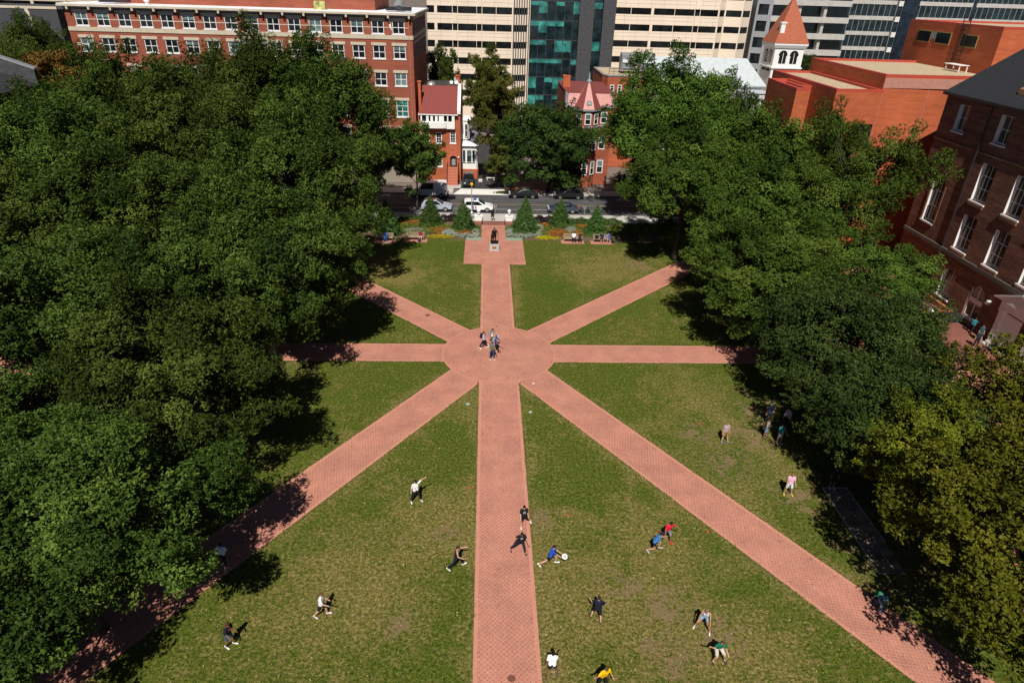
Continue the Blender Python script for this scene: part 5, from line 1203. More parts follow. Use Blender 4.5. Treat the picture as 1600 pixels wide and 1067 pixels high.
    ha = [(hc-hf*.03*k+hup*.035*k, .092*k, hc+hf*.01*k+hup*.05*k, .084*k), (hc-hf*.06*k+hup*.0*k, .062*k, hc-hf*.045*k-hup*.06*k, .055*k)]
    if hairlen == 'long': ha += [(hc-hf*.06*k-hup*.02*k, .075*k, hc-hf*.09*k-hup*.26*k, .06*k)]
    if hairlen == 'bun': ha += [(hc-hf*.09*k+hup*.09*k, .045*k, hc-hf*.10*k+hup*.10*k, .045*k)]
    if hairlen == 'afro': ha += [(hc-hf*.03*k+hup*.05*k, .125*k, hc+hup*.06*k, .12*k)]
    caps_mesh('hair', ha, .014, clothmat(hair), t, 1)
    if cap: caps_mesh('cap', [(hc+hup*.06*k-hf*.02*k, .098*k, hc+hup*.07*k, .095*k), (hc+hf*.09*k+hup*.045*k, .04*k, hc+hf*.15*k+hup*.035*k, .03*k)], .014, clothmat(cap), t, 1)
    if stripe:
        c = chest+fw*.118*k; MB().hexa([tuple(c+rt*a*k+up*b*k+fw*e) for e in (-.01, .012) for a, b in ((-.075, -.11), (.075, -.11), (.075, .04), (-.075, .04))]).build('shirt_print', clothmat(stripe), t, world=False)
    for s in (-1, 1):
        if not EYE:
            e = MB().sphere((0, 0, 0), .011, 6, 4).build('eye', 'steel_dk'); EYE.append(e.data); bpy.data.objects.remove(e)
        e = bpy.data.objects.new('eye', EYE[0]); COL.objects.link(e); e.parent = t; e.location = hc+hf*.084*k+hr*(s*.033*k)+hup*.005*k
    MB().hexa([tuple(hc+hf*(.078+e)*k+hr*a*k-hup*b*k) for e in (0, .014) for a, b in ((-.022, .062), (.022, .062), (.022, .054), (-.022, .054))]).build('mouth', clothmat((.25, .07, .06)), t, world=False)
    t['joints'] = 0; del t['joints']
    m = Matrix.Rotation(-R(face), 4, 'Z'); m.translation = Vector((x, y, z))
    return {q: m @ v for q, v in J.items() if not q.startswith('ad')} | {'chest': m @ chest, 'pel': m @ pel, 'head': m @ hc, 'fw': m.to_3x3() @ fw, 'up': m.to_3x3() @ up, 'rt': m.to_3x3() @ rt}
BLK = (.016, .016, .019); NAV = (.014, .018, .034); WHT = (.80, .80, .80); DEN = (.055, .09, .16)
RUN = 'people playing with the flying disc'
# the players on the lawn (compass: 0 away from camera, 90 right, 180 towards camera, 270 left)
person(-4.42, 32.9, 150, 'person in white tee, black trousers and black cap raising one arm to throw', RUN, 'light', BLK, top=WHT, bot=BLK, legs=((8, 14, 6), (-6, 16, 4)), arms=((0, 128, 0), (-5, 14, 8)), cap=BLK, head=(-15, 0))
person(-1.55, 27.3, 85, 'person in black tank top and long black trousers striding right, one arm forward', RUN, 'light', (.05, .022, .014), 'short', top=BLK, sleeve='tank', bot=(.012, .014, .026), legs=((38, 4, 22), (-24, 5, 26)), arms=((78, 14, 12), (14, 10, 62)), lean=8)
person(2.52, 30.6, 170, 'person in black tee with grey print standing behind the running person on the brick walk', RUN, 'light', (.02, .012, .01), top=BLK, bot=BLK, legwear='short', legs=((-6, 30, 30), (4, 4, 4)), arms=((8, 8, 15), (20, 8, 35)), stripe=(.30, .34, .38), lean=6)
person(2.25, 28.55, 168, 'person in black tee and dark trousers running across the brick walk', RUN, 'tan', BLK, top=BLK, bot=(.014, .018, .03), shoe=(.03, .03, .035), legs=((24, 10, 18), (-8, 34, 12)), arms=((25, 18, 40), (-18, 22, 25)), lean=14, stripe=(.30, .34, .40), head=(0, 12))
J5 = person(3.95, 27.5, 96, 'person in bright blue top and black shorts lunging to hold a white disc', RUN, 'light', (.03, .012, .012), top=(.02, .09, .52), sleeve='short', bot=BLK, legwear='mini', legs=((58, 6, 62), (-38, 8, 28)), arms=((62, -6, 10), (58, -4, 12)), lean=16)
person(6.15, 23.6, 8, 'person in navy tee and black shorts seen from behind in wide stance', RUN, 'light', (.035, .02, .02), top=(.012, .014, .032), bot=BLK, legwear='short', shoe=(.03, .03, .03), legs=((24, 16, 34), (-8, 9, 10)), arms=((18, 24, 70), (14, 36, 50)), lean=6, head=(-20, 0))
person(11.85, 23.15, 205, 'person in pale blue top and denim shorts crouching with feet wide apart', RUN, 'tan', (.20, .12, .06), 'short', top=(.52, .60, .74), sleeve='tank', bot=(.20, .33, .48), legwear='mini', legs=((38, 20, 42), (34, 24, 46)), arms=((38, 12, 12), (36, 14, 16)), lean=22, head=(35, 0))
person(12.0, 21.35, 172, 'person in green shirt and beige shorts squatting, shading the eyes', RUN, 'light', (.10, .045, .025), 'short', top=(.012, .14, .075), bot=(.50, .46, .38), legwear='short', shoe=(.05, .04, .035), legs=((62, 14, 74), (56, 14, 72)), arms=((42, 10, 30), (95, 62, 95)), lean=22)
person(11.35, 29.4, 165, 'person in bright red tee and grey shorts running behind the blue topped person', RUN, 'brown', BLK, top=(.70, .022, .055), bot=(.17, .17, .20), legwear='short', shoe=(.72, .02, .02), legs=((30, 4, 26), (-10, 6, 60)), arms=((10, 50, 70), (20, 16, 40)), lean=16, head=(-20, 8))
person(10.35, 28.55, 100, 'person in blue top and black shorts crouching low in front of the red shirted runner', RUN, 'tan', BLK, 'bun', top=(.06, .20, .46), bot=BLK, legwear='mini', shoe=(.45, .43, .47), legs=((66, 6, 72), (4, 8, 78)), arms=((58, 10, 70), (22, 6, 20)), lean=30)
person(3.42, 20.35, 10, 'person in baggy white tee and dark shorts seen from behind beside the walk', RUN, 'brown', (.012, .009, .008), 'bun', top=(.86, .86, .86), bot=(.015, .015, .03), legwear='mini', shoe=(.10, .08, .11), legs=((-12, 4, 14), (14, 12, 10)), arms=((-8, 12, 20), (30, 8, 70)), lean=10)
person(5.85, 19.75, 160, 'person in bright yellow shirt cut by the bottom edge of the photo', RUN, 'tan', (.10, .055, .02), 'long', top=(.80, .47, .005), bot=BLK, legs=((6, 8, 4), (-4, 8, 6)), arms=((20, 20, 25), (80, 66, 80)), lean=14)
person(-12.85, 22.3, 110, 'person in navy tee and denim shorts with auburn hair, leftmost on the sunny lawn', RUN, 'brown', (.07, .022, .012), 'long', top=(.014, .016, .032), bot=DEN, legwear='short', shoe=(.80, .78, .77), legs=((16, 4, 18), (4, 5, 24)), arms=((20, 8, 30), (26, 8, 34)), lean=16, stripe=(.40, .03, .09), head=(10, 0))
person(-8.55, 24.05, 95, 'person in white tee and black shorts walking right on the left lawn', RUN, 'light', (.12, .06, .04), top=WHT, bot=BLK, legwear='short', shoe=(.62, .58, .66), legs=((18, 4, 10), (-20, 5, 16)), arms=((16, 6, 40), (30, 8, 55)), lean=4)
person(-14.92, 27.52, 190, 'person in pale blue tee walking in the deep shade of the left walk', None, 'dark', BLK, top=(.50, .60, .78), bot=BLK, legs=((14, 4, 8), (-14, 4, 14)), arms=((-8, 18, 20), (12, 20, 10)))
person(18.2, 39.4, 172, 'person in mauve tee, tan shorts and blue shoes standing on the right lawn', None, 'light', (.20, .11, .05), top=(.40, .29, .32), bot=(.33, .19, .07), legwear='short', shoe=(.09, .17, .36), legs=((4, 12, 4), (8, 10, 8)), arms=((4, 10, 10), (2, 10, 10)))
person(20.75, 33.6, 185, 'person in pink tee, white shorts and yellow shoes on the right lawn', None, 'tan', (.24, .12, .05), top=(.72, .40, .52), bot=(.66, .74, .78), legwear='short', shoe=(.85, .55, .03), legs=((6, 10, 6), (4, 12, 6)), arms=((12, 10, 30), (12, 10, 30)), head=(20, 12))
person(22.35, 39.2, 176, 'person in teal shirt and grey shorts standing in the tree shade', None, 'tan', BLK, top=(.02, .20, .25), bot=(.34, .33, .38), legwear='short', shoe=(.48, .54, .66), arms=((20, 10, 40), (20, 10, 40)))
person(21.55, 39.9, 140, 'person in white vest and blue shorts beside the teal shirted person', None, 'brown', BLK, top=(.62, .64, .68), sleeve='tank', bot=(.18, .32, .55), legwear='short', shoe=BLK)
person(22.5, 41.8, 190, 'person in dark clothes and blue cap at the back of the shaded group', None, 'tan', BLK, top=(.03, .04, .08), bot=BLK, cap=(.22, .38, .70), shoe=BLK)
person(23.7, 41.3, 230, 'person in violet top at the right of the shaded group', None, 'light', BLK, 'long', top=(.30, .28, .42), bot=BLK, shoe=BLK)
person(24.1, 34.2, 185, 'person in dark clothes and white shoes at the end of the gravel strip', None, 'brown', BLK, top=(.02, .02, .025), bot=(.02, .02, .025), legwear='short', shoe=(.66, .70, .76))
person(22.15, 24.2, 250, 'person in teal jacket, jeans and green cap bending forward on the near right walk', None, 'light', BLK, top=(.018, .10, .15), sleeve='long', bot=(.075, .13, .27), shoe=(.03, .05, .10), legs=((34, 10, 22), (6, 12, 14)), arms=((52, 12, 30), (42, 12, 24)), lean=44, cap=(.02, .26, .11), head=(0, 20))
# the four with backpacks on the round plaza
def backpack(J, c, label):
    o = MB(); ctr = J['chest']-J['fw']*.23-J['up']*.02
    a, u, f = J['rt'], J['up'], J['fw']
    q = [ctr+a*x_+u*y_+f*z_ for z_ in (-.11, .10) for x_, y_ in ((-.16, -.24), (.16, -.24), (.16, .20), (-.16, .20))]
    b = thing('backpack', label, 'backpack', (ctr.x, ctr.y, 0), 0, 'backpacks worn by the walkers')
    MB().hexa(q).build('bag', clothmat(c), b, bevel=.05)
    q = [ctr+a*x_+u*y_+f*z_ for z_ in (-.16, -.112) for x_, y_ in ((-.11, -.2), (.11, -.2), (.11, -.02), (-.11, -.02))]
    MB().hexa(q).build('front_pocket', clothmat(c), b, bevel=.03)
    for s in (-1, 1): MB().tube([ctr+a*(.11*s)+u*.18+f*.08, ctr+a*(.12*s)+u*.26+f*.2, ctr+a*(.13*s)+u*.14+f*.355, ctr+a*(.13*s)-u*.06+f*.33, ctr+a*(.14*s)-u*.14+f*.1], .022, 5).build('strap', clothmat(c), b)
W4 = 'walkers with backpacks on the round plaza'
J = person(-.10, 53.6, 100, 'person in lilac top and long dark skirt walking across the round plaza', W4, 'light', (.12, .045, .02), 'long', top=(.50, .46, .66), bot=(.012, .016, .036), legs=((22, 4, 8), (-22, 4, 10)), arms=((14, 8, 30), (18, 8, 40))); backpack(J, BLK, 'black backpack on the person in lilac')
J = person(.72, 54.15, 105, 'person in white vest and jeans shorts at the back of the plaza walkers', W4, 'tan', (.06, .03, .015), 'long', top=(.76, .76, .76), sleeve='tank', bot=DEN, legwear='short', legs=((16, 4, 8), (-16, 4, 12)), arms=((40, 8, 45), (40, 8, 45))); backpack(J, (.22, .24, .27), 'grey backpack on the person in the white vest')
J = person(.66, 51.55, 170, 'person in khaki top and jeans with shoes nearest the camera on the plaza', W4, 'tan', (.05, .02, .012), 'long', top=(.13, .12, .085), bot=(.03, .065, .15), shoe=(.70, .64, .60), legs=((6, 5, 6), (-2, 5, 4)), arms=((30, 8, 50), (30, 8, 50))); backpack(J, (.20, .19, .16), 'khaki backpack on the person in jeans')
J = person(1.05, 52.7, 120, 'person in navy and white top half hidden among the plaza walkers', W4, 'brown', BLK, top=(.05, .05, .20), bot=BLK, shoe=BLK, legs=((14, 4, 8), (-14, 4, 12)), arms=((35, 10, 40), (30, 10, 40)), stripe=(.78, .78, .8)); backpack(J, (.30, .30, .31), 'pale backpack on the half hidden walker')
o = tag(MB().sphere((1.2, 53.75, 1.15), .14).build('ball', plain('pale_blue_ball', (.30, .42, .78), .4), smooth=True), 'pale blue ball carried by the walker in the white vest', 'ball')
# the disc
pc = J5['wr0'].lerp(J5['wr1'], .5)+Vector((.27, -.12, -.02))
fd = thing('flying_disc', 'white flying disc with dark blue ring held by the person in blue', 'flying disc', pc)
mb = MB().lathe(0, 0, [(.02, .0), (.13, .0), (.165, -.01), (.175, -.035), (.165, -.035), (.15, -.015), (.02, -.012)], 22); d = mb.build('disc', 'white', fd, smooth=True, world=False)
n = 22; mb = MB(); mb.ring([[(r*math.cos(2*math.pi*i/n), r*math.sin(2*math.pi*i/n), .004) for i in range(n)] for r in (.055, .085)], caps=False); mb.build('printed_ring', clothmat((.03, .03, .12)), fd, world=False)
mb = MB(); mb.ring([[(r*math.cos(2*math.pi*i/5), r*math.sin(2*math.pi*i/5), .004) for i in range(5)] for r in (.012, .035)], caps=False); mb.build('printed_star', clothmat((.03, .03, .12)), fd, world=False)
fd.rotation_euler = (R(38), R(8), 0)
# people by the dark hall
person(49.6, 57.55, 60, 'person in teal top with red bag walking by the hall entrance', None, 'tan', BLK, 'bun', top=(.03, .22, .27), bot=BLK, legs=((18, 4, 8), (-18, 4, 12)), arms=((40, 8, 60), (35, 8, 60)), shoe=BLK)
person(49.3, 55.9, 185, 'person in dark teal jacket and grey shorts before the hall porch', None, 'light', BLK, top=(.015, .07, .10), bot=(.10, .10, .12), legwear='short', shoe=BLK, legs=((18, 4, 6), (-10, 4, 10)))
person(48.1, 54.6, 200, 'person in dark top half hidden behind leaves by the hall', None, 'tan', BLK, top=(.02, .03, .04), bot=BLK)
person(49.1, 53.1, 120, 'person in pale blue shirt near the hall porch', None, 'brown', BLK, top=(.42, .50, .66), bot=NAV, shoe=BLK, legs=((14, 4, 8), (-14, 4, 12)))
person(50.0, 52.6, 280, 'person in dark clothes in the porch doorway', None, 'light', (.25, .12, .04), top=BLK, bot=BLK, shoe=BLK)
person(47.9, 61.05, 250, 'person in navy top sitting with a white paper by the hall door', None, 'light', (.10, .04, .02), top=NAV, bot=BLK, shoe=(.5, .5, .5), legs=((82, 4, 60), (80, 5, 62)), arms=((45, 8, 40), (45, 8, 40)), seat=.5, lean=6)
tag(MB().hexa([(46.9, 60.8, .86), (47.5, 60.75, .86), (47.55, 61.15, .98), (46.95, 61.2, .98), (46.9, 60.8, .875), (47.5, 60.75, .875), (47.55, 61.15, .995), (46.95, 61.2, .995)]).build('newspaper', 'white'), 'open white paper held by the seated person at the hall door', 'newspaper')
t = thing('stool', 'small dark stool under the person reading at the hall door', 'stool', (47.95, 61.0, 0))
MB().box(47.72, 48.2, 60.8, 61.25, .44, .5).build('seat', 'steel_dk', t)
for a, b in ((47.74, 60.82), (48.14, 60.82), (47.74, 61.19), (48.14, 61.19)): MB().box(a, a+.04, b, b+.04, 0, .44).build('leg', 'steel_dk', t)
person(.95, 91.0, 5, 'person in dark top and shorts standing at the garden gate', None, 'light', BLK, 'long', top=BLK, bot=BLK, legwear='short', shoe=(.35, .35, .37), legs=((10, 5, 6), (-8, 5, 8)))

# ------------------------------------------------------------------ benches
def bench():
    t = thing('park_bench', '', 'bench', (0, 0, 0), 0, 'wooden benches at the edge of the lawn')
    mb = MB()
    for k in range(4): mb.box(-1.15, 1.15, -.22+.125*k, -.12+.125*k, .43, .46)
    mb.build('seat', 'wood', t, world=False)
    mb = MB().box(-1.15, 1.15, .29, .33, .92, 1.0).box(-1.15, 1.15, .27, .31, .50, .56)
    for k in range(19): mb.box(-1.10+.118*k, -1.04+.118*k, .285, .31, .56, .92)
    mb.build('backrest', 'wood', t, world=False)
    for s in (-1, 1):
        MB().box(s*1.15-.04, s*1.15+.04, -.26, .30, .64, .69).build('armrest', 'wood', t, world=False)
        MB().box(s*1.15-.035, s*1.15+.035, -.24, -.17, 0, .64).build('leg', 'wood', t, world=False); MB().box(s*1.15-.035, s*1.15+.035, .26, .33, 0, .98).build('leg', 'wood', t, world=False)
    return t
b0 = bench()
BL = ((-13.3, 82.3, 'shaded wooden bench at the far left of the beds'), (-9.3, 82.75, 'wooden bench left of the statue with a person in maroon'), (11.6, 83.05, 'wooden bench right of the statue with two people'), (15.55, 83.0, 'rightmost wooden bench with two people and bags'))
for i, (x, y, l) in enumerate(BL):
    if i == 0: b0.location = (x, y, 0); b0['label'] = l
    else: dup(b0, (x, y, 0), 0, l)
    sheet('bench_pad', x-1.55, x+1.55, y-.9, y+.45, .014, 'pave', 'brick pad under '+l.replace('wooden ', 'the '), 'paving')
SIT = dict(seat=.45, legs=((82, 5, 78), (84, 6, 80)), arms=((28, 8, 55), (28, 8, 55)), lean=-6)
person(-13.1, 82.3, 180, 'person in bright blue clothes sitting on the shaded bench', None, 'tan', BLK, top=(.08, .22, .60), sleeve='long', bot=(.10, .24, .60), **SIT)
person(-8.6, 82.75, 178, 'person in maroon top sitting on the bench left of the statue', None, 'light', (.04, .02, .012), top=(.20, .015, .045), bot=(.55, .40, .28), legwear='short', shoe=(.02, .02, .03), **SIT)
person(11.75, 83.05, 176, 'person in white shirt sitting on the bench right of the statue', None, 'tan', (.05, .03, .02), top=(.78, .76, .76), bot=BLK, shoe=BLK, **SIT)
person(12.6, 83.05, 184, 'person in black and red top sitting beside the white shirted one', None, 'light', BLK, 'long', top=(.06, .02, .025), bot=BLK, shoe=BLK, **SIT)
person(15.5, 83.0, 176, 'person in dark navy shirt sitting on the rightmost bench', None, 'light', (.10, .05, .03), top=(.02, .025, .05), bot=(.03, .03, .05), legwear='short', shoe=BLK, **SIT)
person(16.4, 83.0, 186, 'person in blue shirt and shorts at the right end of the rightmost bench', None, 'light', BLK, top=(.16, .20, .46), bot=(.22, .24, .38), legwear='short', shoe=(.05, .09, .30), **SIT)
def bag(x, y, z, s, c, label):
    t = thing('tote_bag', label, 'bag', (x, y, z)); MB().box(x-.2*s, x+.2*s, y-.13*s, y+.13*s, z, z+.42*s).build('bag', clothmat(c), t, bevel=.05*s)
    MB().tube([(x-.1*s, y, z+.4*s), (x-.06*s, y, z+.56*s), (x+.06*s, y, z+.56*s), (x+.1*s, y, z+.4*s)], .015).build('handle', clothmat(c), t)
bag(14.85, 83.0, .46, 1.1, BLK, 'black bag on the left end of the rightmost bench'); bag(17.0, 82.5, .01, 1.0, (.06, .06, .07), 'dark bag on the ground by the rightmost bench'); bag(-8.7, 82.0, .015, .9, (.015, .02, .05), 'navy bag on the ground at the feet of the person in maroon')

# ------------------------------------------------------------------ statue
def statue():
    t = thing('statue', 'dark bronze standing figure in long cloak on pale granite pedestal', 'statue', (1.1, 78.9, 0))
    x, y = 1.1, 78.9
    MB().box(x-.72, x+.72, y-.55, y+.55, 0, .22).build('step', 'brick_pink', t)
    MB().box(x-.6, x+.6, y-.45, y+.45, .22, 1.15).build('pedestal', 'granite_lt', t, bevel=.02)
    MB().box(x-.25, x+.25, y-.475, y-.45, .55, .82).build('plaque', 'plaque', t)
    MB().box(x-.5, x+.5, y-.38, y+.38, 1.152, 1.38).build('plinth', 'bronze', t, bevel=.02)
    B0 = Vector((x, y, 1.38)); V = lambda a, b, c: B0+Vector((a, b, c))
    body = [(V(-.1, .03, .05), .07, V(-.11, .02, .5), .085), (V(-.11, .02, .5), .085, V(-.08, .02, .92), .11), (V(.14, -.1, .05), .065, V(.12, -.06, .5), .08), (V(.12, -.06, .5), .08, V(.08, 0, .92), .11),
            (V(-.1, .02, .04), .05, V(-.13, -.18, .03), .045), (V(.15, -.1, .04), .05, V(.18, -.30, .03), .045), (V(-.08, 0, .95), .15, V(-.07, 0, 1.38), .15), (V(.08, 0, .95), .15, V(.07, 0, 1.38), .15),
            (V(-.19, 0, 1.46), .08, V(.19, 0, 1.46), .08), (V(0, 0, 1.5), .06, V(0, -.01, 1.62), .055), (V(0, .01, 1.73), .098, V(0, -.03, 1.68), .085), (V(0, -.1, 1.68), .02, V(0, -.11, 1.665), .02),
            (V(-.22, 0, 1.46), .07, V(-.33, .02, 1.16), .055), (V(-.33, .02, 1.16), .055, V(-.28, -.1, .93), .045), (V(-.28, -.1, .93), .045, V(-.27, -.15, .86), .045),
            (V(.22, 0, 1.46), .07, V(.37, -.02, 1.2), .055), (V(.37, -.02, 1.2), .055, V(.47, -.14, 1.02), .042), (V(.47, -.14, 1.02), .042, V(.5, -.17, .97), .042)]
    caps_mesh('figure', [((a-Vector(t.location)), r, (b-Vector(t.location)), s) for a, r, b, s in body], .02, M['bronze'], t)
    cl = [(V(-.12, .04, .62), .17, V(-.1, .03, 1.3), .17), (V(.12, .04, .62), .15, V(.1, .03, 1.3), .165), (V(-.3, .06, .35), .10, V(-.27, .04, 1.3), .09)]
    caps_mesh('cloak', [((a-Vector(t.location)), r, (b-Vector(t.location)), s) for a, r, b, s in cl], .025, M['bronze'], t)
    MB().tube([V(.5, -.2, 1.05), V(.46, -.3, .0)], .016).build('cane', 'bronze', t)
    MB().tube([V(-.36, -.05, 0), V(-.36, -.05, .9)], .10, 10).build('column', 'bronze', t)
statue()
# ------------------------------------------------------------------ gate piers, lamp, meters, small markers
for x, l in ((-1.05, 'left white gate pier topped by a glass lantern'), (3.35, 'right white gate pier topped by a glass lantern')):
    t = thing('gate_pier', l, 'gate pier', (x, 91.5, 0), 0, 'white gate piers')
    MB().box(x-.52, x+.52, 91.05, 92.0, 0, .62).build('pier', 'white', t, bevel=.02); MB().box(x-.56, x+.56, 91.01, 92.04, .622, .74).build('cap', 'white', t, bevel=.015)
    L = MB().lathe(x, 91.5, [(.16, .74), (.18, .8), (.2, .86)], 8).build('lantern', 'greytrim', t)
    MB().lathe(x, 91.5, [(.17, .862), (.2, 1.0), (.2, 1.3), (.17, 1.36)], 10).build('lantern_glass', plain('frosted_lantern', (.6, .62, .6), .3), L)
    MB().lathe(x, 91.5, [(.27, 1.362), (.25, 1.46), (.12, 1.58), (.03, 1.66)], 10).build('lantern_cap', 'roofwhite', L)
    for k in range(4):
        a = math.pi/4+math.pi/2*k; MB().tube([(x+.2*math.cos(a), 91.5+.2*math.sin(a), .86), (x+.2*math.cos(a), 91.5+.2*math.sin(a), 1.36)], .015, 5).build('lantern_bar', 'greytrim', L)
for x in (-.55, 2.7):
    t = thing('bollard', 'small black bollard at the %s of the brick gate band' % ('left' if x < 0 else 'right'), 'bollard', (x, 89.4, 0), 0, 'gate bollards')
    MB().lathe(x, 89.4, [(.09, 0), (.07, .06), (.06, .62)], 10).build('post', 'steel_dk', t); MB().sphere((x, 89.4, .68), .085).build('cap', 'steel_dk', t)
t = thing('street_lamp', 'slim dark street lamp with amber globe beside the white car', 'street lamp', (-2.1, 94.0, 0))
MB().lathe(-2.1, 94.0, [(.24, 0), (.22, .35), (.13, .5), (.075, .62), (.06, 4.1), (.09, 4.15), (.1, 4.3)], 10).build('post', 'steel', t)
MB().sphere((-2.1, 94.0, 4.5), .235, 14, 9, 1.05).build('globe', 'amber', t, smooth=True); MB().lathe(-2.1, 94.0, [(.05, 4.73), (.03, 4.85)], 8).build('finial', 'steel_dk', t)
def meter(x, y, label):
    t = thing('parking_meter', label, 'parking meter', (x, y, 0)); MB().tube([(x, y, 0), (x, y, 1.2)], .035).build('post', 'steel', t)
    for s in (-1, 1): MB().box(x+s*.13-.09, x+s*.13+.09, y-.07, y+.07, 1.2, 1.5).build('head', 'steel', t, bevel=.03)
    MB().box(x-.2, x+.2, y-.03, y+.03, 1.14, 1.2).build('bracket', 'steel', t)
meter(1.35, 94.0, 'double headed parking meter in front of the white car'); meter(14.6, 94.0, 'double headed parking meter on the right by the black scooter')
t = thing('yard_sign', 'small white and pink yard sign in the driveway', 'sign', (-1.0, 110.0, .07)); MB().box(-1.3, -.7, 110, 110.03, .6, 1.1).build('panel', 'white', t); MB().box(-1.24, -.76, 109.985, 109.999, .66, .8).build('print', clothmat((.7, .25, .4)), t)
for a in (-1.2, -.82): MB().box(a, a+.03, 110.0, 110.03, .07, .6).build('stake', 'steel', t)
t = thing('banner', 'small blue and white banner stand on the brick forecourt', 'banner', (4.3, 109.2, .09)); MB().box(4.0, 4.55, 109.2, 109.24, .2, 1.7).build('panel', clothmat((.50, .55, .70)), t); MB().box(4.03, 4.52, 109.18, 109.198, .25, .95).build('lower_print', clothmat((.06, .42, .60)), t); MB().box(3.95, 4.6, 109.1, 109.4, .09, .15).build('base', 'steel_dk', t)
t = thing('driveway_seat', 'pale low bench at the back of the driveway', 'bench', (.6, 113.4, .07)); MB().box(0, 1.5, 113.2, 113.6, .42, .5).build('seat', 'concrete_lt', t)
for a in (.1, 1.25): MB().box(a, a+.14, 113.25, 113.55, .07, .42).build('leg', 'concrete_lt', t)
t = thing('traffic_cone', 'orange traffic cone with two white bands under the yellow trees', 'traffic cone', (35.3, 34.4, 0))
x, y = 35.3, 34.4
MB().box(x-.2, x+.2, y-.2, y+.2, .02, .06).build('base', 'orange', t, bevel=.015)
for z0, z1, m in ((.06, .42, 'orange'), (.42, .58, 'white'), (.58, .64, 'orange'), (.64, .78, 'white'), (.78, .98, 'orange')):
    r = lambda z: .155-.118*z; MB().lathe(x, y, [(r(z0), z0), (r(z1), z1)], 14).build('band', m, t)
for x, y, l in ((-.95, 34.2, 'small red disc marker left of the central walk'), (5.45, 31.6, 'small red disc marker right of the central walk'), (14.2, 30.1, 'small red disc marker near the right diagonal walk'), (17.0, 41.7, 'small red disc marker beside the person in mauve')):
    tag(MB().lathe(x, y, [(.075, .0), (.065, .02), (.03, .045), (.02, .045)], 12).build('disc_marker', 'redmark'), l, 'field marker', 'red disc markers on the lawn')
M['cover'] = plain('pale_green_cover', (.30, .40, .36), .6)
tag(MB().lathe(-1.35, 44.3, [(.17, .0), (.15, .02), (.02, .025)], 14).build('utility_cover', 'cover'), 'pale green round cover in the grass left of the central walk', 'cover', 'utility covers')
tag(MB().lathe(3.7, 43.2, [(.15, .0), (.14, .02), (.02, .025)], 14).build('utility_cover', 'cover'), 'pale green round cover in the grass right of the central walk', 'cover', 'utility covers')
for x, y, l in ((-5.9, 60.4, 'rusty round manhole cover on the far left diagonal walk'), (1.15, 58.0, 'small rusty cover at the top of the round plaza'), (1.45, 20.3, 'dark stained round cover at the near end of the central walk')):
    tag(MB().lathe(x, y, [(.26 if y > 59 else .2 if y < 30 else .12, .02), (.24 if y > 59 else .18 if y < 30 else .1, .034), (.02, .036)], 16).build('manhole_cover', plain('rust_cover', (.16, .06, .04), .8)), l, 'manhole cover')
tag(MB().box(4.1, 4.28, 47.38, 47.5, .012, .03).build('paper_scrap', 'white'), 'white scrap of paper on the near right diagonal walk', 'litter')

